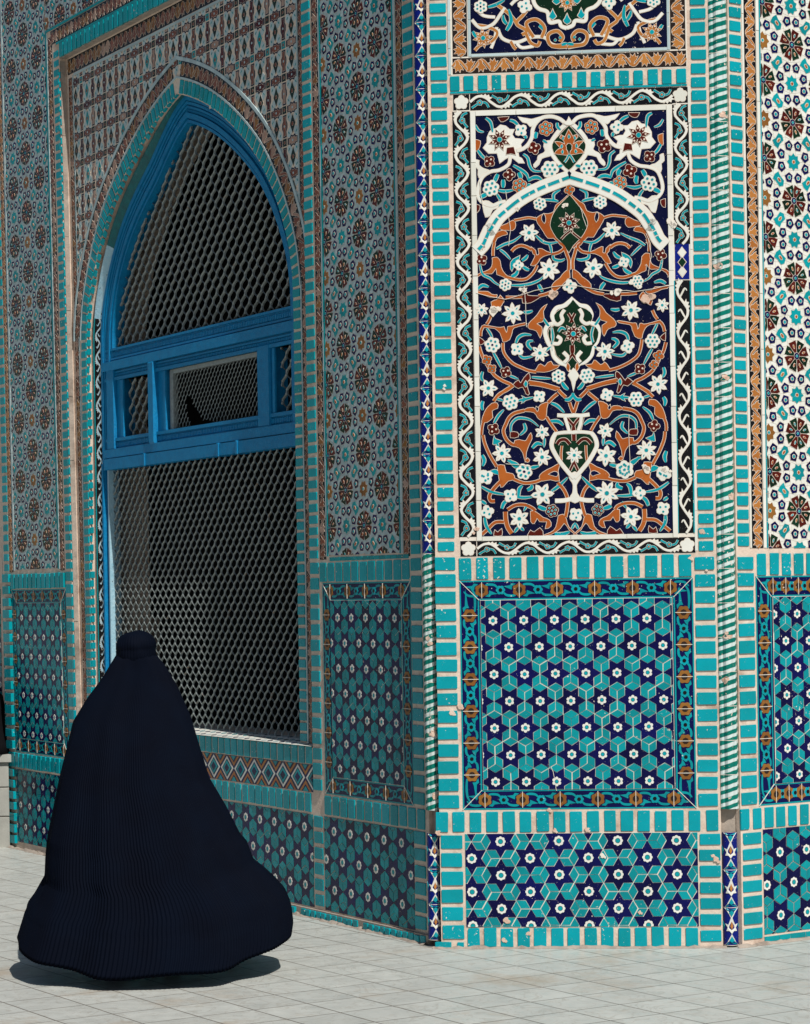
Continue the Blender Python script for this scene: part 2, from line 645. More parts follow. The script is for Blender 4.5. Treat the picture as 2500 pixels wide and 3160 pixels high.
def tile_border(mb, mp, u0, u1, v0, v1, w, pu, pv, base=0.):
    """blue border tiles with amber and turquoise flowers"""
    mb.prism(mp, rect(u0, u1, v0, v1), base - .02, base + .0010, 'navy', .4)
    for (a, b_, c, d) in ((u0, u1, v0, v0 + .007), (u0, u1, v1 - .007, v1), (u0, u0 + .007, v0 + .007, v1 - .007),
                         (u1 - .007, u1, v0 + .007, v1 - .007),
                         (u0 + w - .007, u1 - w + .007, v0 + w - .007, v0 + w), (u0 + w - .007, u1 - w + .007, v1 - w, v1 - w + .007),
                         (u0 + w - .007, u0 + w, v0 + w, v1 - w), (u1 - w, u1 - w + .007, v0 + w, v1 - w)):
        mb.prism(mp, rect(a, b_, c, d), base - .002, base + .0016, 'teal', .3)
    for a, c in (((u0, v0), (u0 + w, v0 + w)), ((u1, v0), (u1 - w, v0 + w)), ((u0, v1), (u0 + w, v1 - w)), ((u1, v1), (u1 - w, v1 - w))):
        mb.stroke(mp, [a, c], .0028, 4, 'grout', out=0, base=base)

    def side(fn, L, p, s0):
        n = max(1, round((L - 2 * s0) / p))
        p = (L - 2 * s0) / n
        for i in range(n + 1):
            t = s0 + i * p
            mb.inlay(lambda x, y, h: mp(*fn(x, y), h), lobed(t, 0, .034 * w / .095, 6, .22, pi / 6, 5), 3, 'ochre', base=base)
            mb.inlay(lambda x, y, h: mp(*fn(x, y), h), ngon(t, 0, .0155 * w / .095, 9), 4, 'umber', 0., base=base)
            mb.stroke(lambda x, y, h: mp(*fn(x, y), h), [(t, -w / 2 + .008), (t, w / 2 - .008)], .0026, 5, 'grout', out=0, base=base)
            for sg in (-1, 1):
                if (i == 0 and sg < 0) or (i == n and sg > 0):
                    L_ = s0 * .9
                else:
                    L_ = p / 2
                f2 = lambda x, y, h: mp(*fn(t + sg * x, sg * y), h)
                if L_ > .05:
                    yy = w * .26
                    mb.stroke(f2, [(.018, yy), (L_ * .4, yy * 1.12), (L_ * .7, yy * .95), (L_ * .9, yy * .2)], .0115, 2, 'teal', out=0, base=base, taper=True)
                    mb.inlay(f2, [(.016, -yy * 1.2), (.036, -yy * 1.35), (.045, -yy * .9), (L_ * .85, -yy * .75), (.05, -yy * .3), (.036, -yy * .05), (.034, -yy * .7)], 2, 'teal', base=base)
            if i < n:
                mb.inlay(lambda x, y, h: mp(*fn(x, y), h), lobed(t + p / 2, 0, .023 * w / .095, 6, .2, 0, 4), 3, 'turquoise', base=base)
                mb.inlay(lambda x, y, h: mp(*fn(x, y), h), ngon(t + p / 2, 0, .0095 * w / .095, 8), 4, 'black', base=base)
    s0u = .105 * (u1 - u0) / 1.09
    side(lambda t, y: (u0 + t, v1 - w / 2 + y), u1 - u0, pu, s0u)
    side(lambda t, y: (u0 + t, v0 + w / 2 + y), u1 - u0, pu, s0u)
    side(lambda t, y: (u0 + w / 2 + y, v0 + t), v1 - v0, pv, .165)
    side(lambda t, y: (u1 - w / 2 + y, v0 + t), v1 - v0, pv, .165)


def rosette_panel(mb, mp, u0, u1, v0, v1, pu, pv, ou, ov, base=0., outl=.0018, brown=0):
    """mosaic of eight-petalled rosettes, eight-pointed stars and small pentagons on white"""
    mb.prism(mp, rect(u0, u1, v0, v1), base - .02, base, 'outline', .5)
    e = .0015
    q = (pu + pv) / 2 / .183
    ku, kv = pu / (q * .183), pv / (q * .183)
    # white ground pieces; the shaded wall's are coloured bluish for sky sheen
    nu, nv = int((u1 - u0) / (pu / 5)) + 1, int((v1 - v0) / (pv / 5)) + 1
    for i in range(nu):
        for j in range(nv):
            P = rect(u0 + (u1 - u0) * i / nu, u0 + (u1 - u0) * (i + 1) / nu, v0 + (v1 - v0) * j / nv, v0 + (v1 - v0) * (j + 1) / nv)
            P = clip([(x + .006 * math.sin(61 * y + 3 * x), y + .006 * math.sin(57 * x)) for x, y in grow(P, -.0007)], u0, u1, v0, v1)
            if P:
                mb.prism(mp, P, base - .002, base + .0008 + RND.uniform(-.0002, .0002), 'paleblue' if outl > .0017 else 'white', RND.random() * .7, sides=False)

    def put(cx, cy, poly, layer, mat, o=outl, t=None):
        P = [(cx + x * ku, cy + y * kv) for x, y in poly]
        if o:
            g = clip(grow(P, o), u0 + e, u1 - e, v0 + e, v1 - e)
            if g:
                mb.k += 1
                mb.prism(mp, g, base - .002, base + layer * .0011 - .0004 + (mb.k % 9) * .00003, 'outline', sides=False)
        P = clip(P, u0 + e, u1 - e, v0 + e, v1 - e)
        if P:
            mb.k += 1
            mb.prism(mp, P, base - .002, base + layer * .0011 + (mb.k % 19) * .00004, mat, t)
    I0, I1 = int((u0 - ou) / pu) - 2, int((u1 - ou) / pu) + 2
    J0, J1 = int((v0 - ov) / pv) - 2, int((v1 - ov) / pv) + 2
    for i in range(I0, I1 + 1):
        for j in range(J0, J1 + 1):
            cx, cy = ou + i * pu + RND.uniform(-.002, .002), ov + j * pv + RND.uniform(-.002, .002)
            if (i + j) % 2 == 0:
                sw = RND.random() < .5
                for k in range(8):
                    a0 = k * pi / 4 + pi / 8
                    r1, r2, r3 = .0185 * q, .055 * q, .0775 * q
                    pet = [(r1, -.30), (r1, .30), (r2, .375), (r3 * .98, .30), (r3 * .92, .0), (r3 * .98, -.30), (r2, -.375)]
                    pet = jit([(r * math.cos(a0 + t), r * math.sin(a0 + t)) for r, t in pet], .0012)
                    put(cx, cy, pet, 2, 'maroon' if (k + sw) % 2 else 'bottle')
                    sx, sy = .047 * q * math.cos(a0), .047 * q * math.sin(a0)
                    seed = [(sx + .0115 * q * math.cos(t) * math.cos(a0) - .0055 * q * math.sin(t) * math.sin(a0),
                             sy + .0115 * q * math.cos(t) * math.sin(a0) + .0055 * q * math.sin(t) * math.cos(a0)) for t in [2 * pi * n / 7 for n in range(7)]]
                    put(cx, cy, seed, 3, 'outline', 0)
                    put(cx, cy, [(sx + (x - sx) * .68, sy + (y - sy) * .68) for x, y in seed], 4, RND.choice(('amber', 'turquoise', 'orange')), 0)
                put(cx, cy, ngon(0, 0, .0165 * q, 8), 3, 'navy', .0016)
                put(cx, cy, ngon(0, 0, .007 * q, 6), 4, 'turquoise', .001)
            else:
                mat = 'ochre' if i % 2 == brown else 'teal'
                put(cx, cy, jit(ngon(0, 0, .042 * q, 8, pi / 8 * (RND.random() < .5), .031 * q), .001), 2, mat)
                put(cx, cy, ngon(0, 0, .0105 * q, 7), 3, 'outline', 0)
                put(cx, cy, ngon(0, 0, .0075 * q, 6), 4, 'orange' if mat == 'teal' else 'turquoise', 0)
            # pentagon pairs along the links to the right and upper neighbours
            ros = (i + j) % 2 == 0
            for ax in (0, 1):
                dist = (.108 if ros else .075) * q
                for sg in (-1, 1):
                    px_, py_ = (dist, sg * .0285 * q) if ax == 0 else (sg * .0285 * q, dist)
                    pen = [(px_ + x, py_ + y) for x, y in jit(ngon(0, 0, .0265 * q, 5, RND.random() * 6), .002)]
                    put(cx, cy, pen, 2, 'navy')
                    put(cx, cy, ngon(px_, py_, .0115 * q, 7), 3, 'outline', 0)
                    put(cx, cy, ngon(px_, py_, .0085 * q, 6), 4, 'turquoise', 0)
            # teal kite in the middle of each square
            mx, my = pu / 2 / ku, pv / 2 / kv
            rt = pi / 4 if (i + j) % 2 == 0 else -pi / 4
            P = [(.036, 0), (.024, .022), (-.006, .019), (-.03, .026), (-.036, 0), (-.03, -.026), (-.006, -.019), (.024, -.022)]
            P = [(mx + q * (x * math.cos(rt) - y * math.sin(rt)), my + q * (x * math.sin(rt) + y * math.cos(rt))) for x, y in P]
            put(cx, cy, jit(P, .0015), 2, 'teal')
            P = [(mx + q * (.011 * math.cos(t) * math.cos(rt) - .0055 * math.sin(t) * math.sin(rt)), my + q * (.011 * math.cos(t) * math.sin(rt) + .0055 * math.sin(t) * math.cos(rt))) for t in [2 * pi * n / 7 for n in range(7)]]
            put(cx, cy, grow(P, .003), 3, 'outline', 0)
            put(cx, cy, P, 4, RND.choice(('orange', 'amber')), 0)


def leaf_vine(mb, mp, t0, t1, w, period, ground='black', mat='amber', base=0., pink=False):
    """wavy stem with three-lobed leaves on a dark strip; runs along the map's first axis, across -w/2..w/2"""
    L = t1 - t0
    n = max(1, int(L / .06))
    for i in range(n):
        a, c = t0 + L * i / n, t0 + L * (i + 1) / n
        mb.prism(mp, rect(a, c, -w / 2, w / 2), base - .015, base + .0008, ground, RND.random())
    k = max(1, round(L / period))
    p = L / k
    A = w * .34
    cols = (mat,) if not pink else ('rust', 'rust', 'pinkclay', 'rust', 'ochre')
    ol = .0016 if pink else .002
    for i in range(k):
        a = t0 + i * p
        cc0 = RND.choice(cols)
        pts = [(a + p * s, A * math.sin(2 * pi * s)) for s in [j / 12 for j in range(13)]]
        mb.stroke(mp, pts, w * .13, 2, cc0, out=ol, base=base, n=2)
        for sg, c0 in ((1, .25), (-1, .75)):
            cc = a + p * c0
            lf = [(-.15, .34), (-.06, .40), (.02, .30), (.05, .10), (.13, -.04), (.20, -.26), (.10, -.20), (.06, -.42), (-.02, -.24), (-.12, -.40), (-.12, -.16), (-.20, -.12), (-.11, .02), (-.10, .20)]
            lf = [(cc + x * p, sg * (y * w * .96)) for x, y in lf]
            mb.inlay(mp, jit(lf, .0008), 3, RND.choice(cols) if RND.random() < .3 else cc0, out=ol, base=base)


def white_vine(mb, mp, t0, t1, w, period, base=0., flowers=True, ground='black', wm='white'):
    L = t1 - t0
    n = max(1, int(L / .12))
    for i in range(n):
        a, c = t0 + L * i / n, t0 + L * (i + 1) / n
        mb.prism(mp, rect(a, c, -w / 2, w / 2), base - .015, base + .0008, ground, RND.random())
    k = max(1, round(L / period))
    p = L / k
    A = w * .34
    for i in range(k):
        a = t0 + i * p
        pts = [(a + p * s, A * math.sin(2 * pi * s) + RND.uniform(-.001, .001) * (0 < s < 1)) for s in [j / 12 for j in range(13)]]
        mb.stroke(mp, pts, w * .125, 3, wm, out=.0014, base=base, n=3, tint=.2)
        for sg, c0 in ((1, .25), (-1, .75)):
            cc = a + p * c0
            lf = [(-.02, .40), (.04, .44), (.08, .36), (.13, .46), (.16, .34), (.22, .40), (.23, .26), (.30, .24), (.22, .12), (.15, .17), (.07, .26)]
            mb.inlay(mp, jit([(cc + x * p, sg * y * w) for x, y in lf], .001), 2, wm, .2, out=.0014, base=base)
            if flowers:
                fx, fy = cc - .01 * p, -sg * w * .06
                mb.stroke(mp, [(fx - .20 * p, fy - sg * .30 * w), (fx - .07 * p, fy - sg * .10 * w), (fx + .05 * p, fy + sg * .02 * w), (fx + .16 * p, fy - sg * .04 * w), (fx + .22 * p, fy - sg * .30 * w)], w * .12, 3, 'turquoise', out=.0011, base=base, n=3)
                mb.inlay(mp, lobed(fx, fy, w * .185, 5, .30, RND.random(), 3), 4, 'turquoise', out=.0012, base=base)
                mb.inlay(mp, ngon(fx, fy, w * .065, 6), 5, 'orange', out=.0008, base=base)
            else:
                cl = [(cc - .16 * p, sg * A * .55), (cc - .05 * p, sg * .02 * w), (cc + .06 * p, -sg * .16 * w), (cc + .0 * p, -sg * .30 * w)]
                mb.stroke(mp, cl, w * .10, 2, wm, out=.001, base=base, n=3, taper=True)


def along_v(mp, uc, flip=1):
    return lambda t, w, h: mp(uc + flip * w, t, h)


def along_u(mp, vc, flip=1):
    return lambda t, w, h: mp(t, vc + flip * w, h)


# ------------------------------------------------------------------ ground
mb = MB()
mb.face([(-90, -90, 0), (90, -90, 0), (90, 90, 0), (-90, 90, 0)], 'paving', .5)
g = mb.build('paved_ground')
g['kind'] = 'structure'
g['label'] = 'courtyard paving of pale veined marble slabs'

# ------------------------------------------------------------------ the building
BLD = thing('tiled_building', 'tall shrine facade covered in turquoise brick and floral mosaic around a blue arched window', 'building', (.1, 11.6, 0))
TOP = 6.8
SHR = .022


def Lsh(dep=0.):
    f_ = LW.at(dep)
    return lambda u, v, h: f_(u + SHR * (v - 1.0), v, h)


LS0, LS1 = Lsh(0), Lsh(.046)

# opening of the arched window: half width by height
UC = 2.79
ARCH = [(3.25, 1.415), (3.4, 1.403), (3.55, 1.365), (3.69, 1.30), (3.82, 1.222), (3.93, 1.14), (4.04, 1.04), (4.13, .938), (4.22, .818),
        (4.31, .682), (4.39, .543), (4.45, .425), (4.505, .295), (4.555, .155), (4.60, 0.)]


def half(v):
    if v <= ARCH[0][0]:
        return ARCH[0][1]
    for (a, wa), (b_, wb) in zip(ARCH, ARCH[1:]):
        if v <= b_:
            return wa + (wb - wa) * (v - a) / (b_ - a)
    return -1.


SILL = .90
side_ = [(-1.415, SILL + .0), (-1.415, 1.5), (-1.415, 2.1), (-1.415, 2.7)] + [(-w, v) for v, w in ARCH[:-1]]
sp = spline(side_ + [(0., 4.60)], 5)
# even arc steps
def resample(P, step):
    out = [P[0]]
    acc = 0.
    for a, b_ in zip(P, P[1:]):
        l = math.hypot(b_[0] - a[0], b_[1] - a[1])
        while acc + l >= step:
            t = (step - acc) / l
            a = (a[0] + (b_[0] - a[0]) * t, a[1] + (b_[1] - a[1]) * t)
            l = math.hypot(b_[0] - a[0], b_[1] - a[1])
            out.append(a)
            acc = 0.
        acc += l
    out.append(P[-1])
    return out


HALFP = resample(sp, .03)
PATH = [(UC + x, y) for x, y in HALFP] + [(UC - x, y) for x, y in HALFP[-2::-1]]
PT = [0.]
for a, b_ in zip(PATH, PATH[1:]):
    PT.append(PT[-1] + math.hypot(b_[0] - a[0], b_[1] - a[1]))
PLEN = PT[-1]
PN = []
for i, (x, y) in enumerate(PATH):
    x0, y0 = PATH[max(0, i - 1)]
    x1, y1 = PATH[min(len(PATH) - 1, i + 1)]
    d = math.hypot(x1 - x0, y1 - y0)
    nx, ny = -(y1 - y0) / d, (x1 - x0) / d
    k = 1.0
    if i == len(HALFP) - 1:
        a_, b2 = PATH[i - 1], PATH[i]
        l = math.hypot(b2[0] - a_[0], b2[1] - a_[1])
        k = 1 / max(.3, ny * (b2[0] - a_[0]) / l + -nx * (b2[1] - a_[1]) / l)
    PN.append((nx * k, ny * k))


def on_path(t):
    t = min(max(t, 0), PLEN - 1e-6)
    lo, hi = 0, len(PT) - 1
    while hi - lo > 1:
        md = (lo + hi) // 2
        if PT[md] <= t:
            lo = md
        else:
            hi = md
    q = (t - PT[lo]) / (PT[hi] - PT[lo])
    f_ = lambda A: (A[lo][0] + (A[hi][0] - A[lo][0]) * q, A[lo][1] + (A[hi][1] - A[lo][1]) * q)
    return f_(PATH), f_(PN)


def band(dep):
    """t along the opening, w outward from its edge, on the facing at the given depth"""
    f_ = LW.at(dep)

    def mp(t, w, h):
        (x, y), (nx, ny) = on_path(t)
        return f_(x + nx * w, y + ny * w, h)
    return mp


def reveal(dep):
    """t along the opening, w deeper into the wall, h into the opening"""
    f_ = LW.at(0)

    def mp(t, w, h):
        (x, y), (nx, ny) = on_path(t)
        h2 = h + w * SPLAY / .149 * inset(t)
        return f_(x - nx * h2, y - ny * h2, -(dep + w * .483))
    return mp


def inset(t):
    """the far jamb is splayed, the near one (out of sight) is square"""
    q = min(1., max(0., (t - PLEN / 2) / .7))
    return q * q * (3 - 2 * q)


D1 = .046
FRD = .118
SPLAY = .10
# ---- wall bodies
mb = MB()
for P in (rect(-.035, 1.147, -.05, TOP), rect(1.147, 4.388, -.05, .885)):
    mb.prism(L0, P, -.6, 0, 'mortar', .5)
mb.prism(LS0, rect(4.388, 5.62, -.05, TOP), -.6, 0, 'mortar', .5)
mb.prism(L0, [(1.147, 5.135), (4.388 + SHR * 4.135, 5.135), (4.388 + SHR * 5.8, TOP), (1.147, TOP)], -.6, 0, 'greymortar', .5)
# recessed spandrel face round the arch
vs = [SILL - .05] + [p[1] for p in HALFP]
for i in range(len(HALFP) - 1):
    (xa, va), (xb, vb) = HALFP[i], HALFP[i + 1]
    mb.face([L1(*p, 0) for p in ((UC - xa, va), (UC - xb, vb), (4.50, vb), (4.50, va))], 'mortar', .5)
    mb.face([L1(*p, 0) for p in ((UC + xa, va), (UC + xb, vb), (1.13, vb), (1.13, va))], 'mortar', .5)
mb.face([L1(*p, 0) for p in ((1.13, 4.60), (4.50, 4.60), (4.50, 5.15), (1.13, 5.15))], 'mortar', .5)
for i in range(len(PATH) - 1):
    (a, c), (e_, f_) = PATH[i], PATH[i + 1]
    mb.face([L0(a, c, -D1), L0(e_, f_, -D1), L0(e_, f_, -.45), L0(a, c, -.45)], 'mortar', .5)
LWALL = mb.build('wall', BLD, 'shaded side wall receding to the left with the arched window')

mb = MB()
mb.prism(F0, rect(-.620, .702, -.05, TOP), -.6, 0, 'mortar', .5)
FWALL = mb.build('wall', BLD, 'sunlit front wall with the tall floral mosaic panel')
mb = MB()
mb.prism(R0, rect(.012, 2.0, -.05, TOP), -.6, 0, 'mortar', .5)
# backing behind the corner columns
mb.face([(.0808 + .03, 11.60, -.05), FW.at(.03)(-.632, -.05, 0), FW.at(.03)(-.632, TOP, 0), (.0808 + .03, 11.60, TOP)], 'greymortar', .5)
mb.face([FW.at(.03)(.70, -.05, 0), RW.at(.03)(.006, -.05, 0), RW.at(.03)(.006, TOP, 0), FW.at(.03)(.70, TOP, 0)], 'greymortar', .5)
RWALL = mb.build('wall', BLD, 'sunlit right wall receding to the right, cut by the photo edge')


def maker(fn, name):
    def go(parent, mp, *a, **k):
        m_ = MB()
        fn(m_, mp, *a, **k)
        return m_.build(name, parent)
    return go


brick_col_p = maker(brick_col, 'brick_column')
brick_row_p = maker(brick_row, 'brick_course')
leaf_vine_p = maker(leaf_vine, 'leaf_border')
white_vine_p = maker(white_vine, 'vine_border')
bar_p = maker(bar, 'glazed_strip')
rosette_panel_p = maker(rosette_panel, 'rosette_mosaic')
star_panel_p = maker(star_panel, 'star_tile_panel')
tile_border_p = maker(tile_border, 'tile_border')

# ---- side wall, near pier
mb = MB()
brick_col_p(LWALL, L0, 1.052, 1.143, 1.86, 5.13, .060, .018)
brick_col_p(LWALL, L0, .006, .094, 1.86, 6.2, .0665, .020)
brick_col_p(LWALL, L0, 1.048, 1.143, .655, 1.86, .079, .021)
brick_col_p(LWALL, L0, .002, .100, .655, 1.86, .079, .021)
brick_row_p(LWALL, L0, .104, 1.042, 1.748, 1.845, .083, .015)
brick_row_p(LWALL, L0, -.005, 1.03, .548, .645, .083, .017)
brick_col_p(LWALL, L0, 1.048, 1.143, .055, .545, .079, .021)
brick_col_p(LWALL, L0, .002, .105, .055, .545, .079, .021)
for i in range(14):
    bar(mb, L0, .12 + i * .058, .172 + i * .058, 1.853, 1.872, 'teal', .003)
mb.build('brick_border', LWALL)
mb = MB()
for u in (1.00, .136):
    leaf_vine_p(LWALL, along_v(L0, u), 1.862, 6.1, .07 if u > .5 else .062, .128, pink=True)
mb.build('leaf_border', LWALL)
mb = MB()
for a, c, k in ((.953, .962, 'paleblue'), (.94, .951, 'teal'), (.191, .203, 'teal'), (.171, .188, 'paleblue')):
    bar_p(LWALL, L0, a, c, 1.876, 6.1, k, .004, .24)
mb.build('glazed_strip', LWALL)
mb = MB()
rosette_panel_p(LWALL, L0, .206, .937, 1.880, 6.0, .1845, .1825, .556, 4.216)
mb.build('rosette_mosaic', LWALL)
mb = MB()
tile_border_p(LWALL, L0, .106, 1.012, .655, 1.742, .09, .168, .166)
mb.build('tile_border', LWALL)
mb = MB()
star_panel_p(LWALL, L0, .196, .922, .745, 1.652, .1468, .845, 1.562, base=.003, sq=1.009)
star_panel_p(LWALL, L0, .112, 1.035, .052, .538, .174, .926, .466, ring=True)
mb.build('star_tile_panel', LWALL)

# ---- side wall, below the window
mb = MB()
brick_row_p(LWALL, L0, 1.165, 4.38, .548, .645, .082, .016)
brick_row_p(LWALL, L0, 1.150, 4.385, .800, .890, .080, .015)
for i in range(80):
    u = -.02 + i * .056
    if i % 17 == 11 or RND.random() < .04:
        continue
    brick(mb, L0, u, u + .046, .006, .040, h=.028 + RND.uniform(-.004, .004))
mb.prism(L0, rect(-.04, 4.46, -.05, .046), -.01, .020, 'greymortar', .5)
mb.build('brick_border', LWALL)
mb = MB()
ou_, ov_ = LW.px(550 + 570 * .2927, 2150 + 1245 * .2927)
star_panel_p(LWALL, L0, 1.155, 4.385, .052, .538, .174, ou_, ov_, ring=True)
mb.build('star_tile_panel', LWALL)
# diamond tiles
mb = MB()
mb.prism(L0, rect(1.150, 4.385, .653, .796), -.02, .0010, 'navy', .4)
pd, c0, vc = .171, 1.319, .7245
for i in range(-1, 19):
    c = c0 + i * pd

    def dm(q, hh=.0715):
        return [(c - pd / 2 * q, vc), (c, vc - hh * q), (c + pd / 2 * q, vc), (c, vc + hh * q)]
    for q, mt, ly in ((.93, 'white', 1), (.70, 'navy', 2), (.58, 'teal', 3), (.34, 'navy', 4)):
        P = clip(dm(q), 1.152, 4.383, .655, .794)
        if P:
            mb.inlay(L0, P, ly, mt)
    cc = c + pd / 2
    for sg in (-1, 1):
        for q, mt, ly in ((.80, 'amber', 1), (.52, 'navy', 2), (.36, 'teal', 3)):
            P = clip([(cc - pd / 2 * q, vc + sg * .0715), (cc, vc + sg * .0715 * (1 - q)), (cc + pd / 2 * q, vc + sg * .0715)], 1.152, 4.383, .655, .794)
            if P:
                mb.inlay(L0, P, ly, mt)
    if 1.155 < c < 4.38:
        mb.stroke(L0, [(c, .655), (c, .794)], .002, 5, 'outline', out=0)
mb.build('diamond_tile_frieze', LWALL)

# ---- side wall, far pier
mb = MB()
brick_col_p(LWALL, LS0, 4.396, 4.476, 1.86, 5.2, .060, .018)
brick_col_p(LWALL, LS0, 4.392, 4.486, .655, 1.86, .079, .022)
brick_col_p(LWALL, LS0, 4.392, 4.486, .055, .545, .079, .022)
brick_col_p(LWALL, LS0, 5.50, 5.585, 1.86, 6.6, .0665, .020)
brick_col_p(LWALL, LS0, 5.462, 5.585, .655, 1.86, .079, .024, h=.022)
brick_col_p(LWALL, LS0, 5.462, 5.585, .02, .545, .079, .022, h=.022)
brick_row_p(LWALL, LS0, 4.49, 5.455, 1.748, 1.845, .083, .015, h=.014)
brick_row_p(LWALL, LS0, 4.39, 5.60, .548, .645, .083, .018, h=.016)
brick_row_p(LWALL, L0, 1.15, 4.46, 5.138, 5.228, .074, .013, h=.012)
# returns of the bricks on the edge of the recess
fret = LW.at(0)
ret = lambda a, v, h: fret(4.388 + SHR * (v - 1.0) - h, v, -a)
for (v0, v1, p, gp) in ((1.86, 5.06, .060, .018), (.90, 1.86, .079, .022)):
    n = round((v1 - v0) / p)
    p = (v1 - v0) / n
    for i in range(n):
        w = .030 + RND.uniform(-.006, .002)
        if RND.random() < .12 and v0 > 1.8:
            w *= .5
        brick(mb, ret, -.004, w, v0 + i * p + gp / 2, v0 + (i + 1) * p - gp / 2, h=.007)
mb.build('brick_border', LWALL)
mb = MB()
leaf_vine_p(LWALL, along_v(LS0, 4.541), 1.86, 5.30, .072, .128, pink=True)
leaf_vine_p(LWALL, along_v(LS0, 5.452), 1.86, 6.5, .070, .128)
leaf_vine_p(LWALL, along_u(L0, 5.292), 1.15, 4.62, .09, .128, pink=True)
leaf_vine_p(LWALL, along_v(LS1, 4.318), .90, 5.0, .066, .128, pink=True)
leaf_vine_p(LWALL, along_v(L1, 1.240), .90, 5.0, .07, .128, pink=True)
leaf_vine_p(LWALL, along_u(L1, 5.075), 1.15, 4.45, .10, .14, mat='umber', pink=True)
mb.build('leaf_border', LWALL)
mb = MB()
bar_p(LWALL, LS0, 4.582, 4.592, 1.87, 5.34, 'paleblue', .004, .25)
bar_p(LWALL, LS0, 4.597, 4.616, 1.87, 5.36, 'teal', .004, .3)
bar_p(LWALL, LS0, 5.388, 5.410, 1.87, 6.6, 'paleblue', .004, .25)
bar_p(LWALL, L0, 1.15, 4.52, 5.231, 5.244, 'teal', .006, .2)
bar_p(LWALL, L0, 1.15, 4.70, 5.342, 5.356, 'teal', .006, .25)
bar_p(LWALL, LS1, 4.268, 4.282, .90, 5.01, 'paleblue', .004, .25)
bar_p(LWALL, L1, 1.277, 1.289, .90, 5.01, 'paleblue', .004, .25)
bar_p(LWALL, L1, 1.29, 4.35, 5.006, 5.020, 'paleblue', .004, .3)
bar_p(LWALL, LS0, 4.378, 4.387, .90, 5.12, 'greymortar', -.036, .5)
mb.build('glazed_strip', LWALL)
mb = MB()
rosette_panel_p(LWALL, LS0, 4.622, 5.384, 1.875, 6.6, .232, .197, 5.013, 5.024)
rosette_panel_p(LWALL, L0, 1.15, 4.71, 5.360, 6.5, .232, .197, 3.3, 5.6)
mb.build('rosette_mosaic', LWALL)
mb = MB()
tile_border_p(LWALL, LS0, 4.492, 5.458, .655, 1.742, .09, .168, .166)
mb.build('tile_border', LWALL)
mb = MB()
star_panel_p(LWALL, LS0, 4.582, 5.368, .745, 1.652, .156, 5.275, 1.553, base=.003, sq=.955)
star_panel_p(LWALL, LS0, 4.492, 5.455, .045, .535, .165, 5.30, .44)
mb.build('star_tile_panel', LWALL)

# ---- spandrel mosaic round the arch
mb = MB()
U0, U1, V0, V1 = 1.291, 4.345, 3.1, 5.004
mb.prism(LW.at(.046), [(U0, 4.82), (U1, 4.82), (U1, V1), (U0, V1)], -.001, .0006, 'paleblue', .3)
cu, cv = .186, .1735
NB = 60


def outside(u, v, m_=.06):
    w = half(v - .19 * .55)
    dist = abs(u - UC)
    best = 9
    if v < 3.2:
        return dist > 1.415 + .09
    for (x, y) in HALFP[::4]:
        d_ = math.hypot(abs(u - UC) - abs(x), v - y)
        best = min(best, d_)
    inside = v < 4.60 and dist < half(v)
    return (not inside) and best > m_


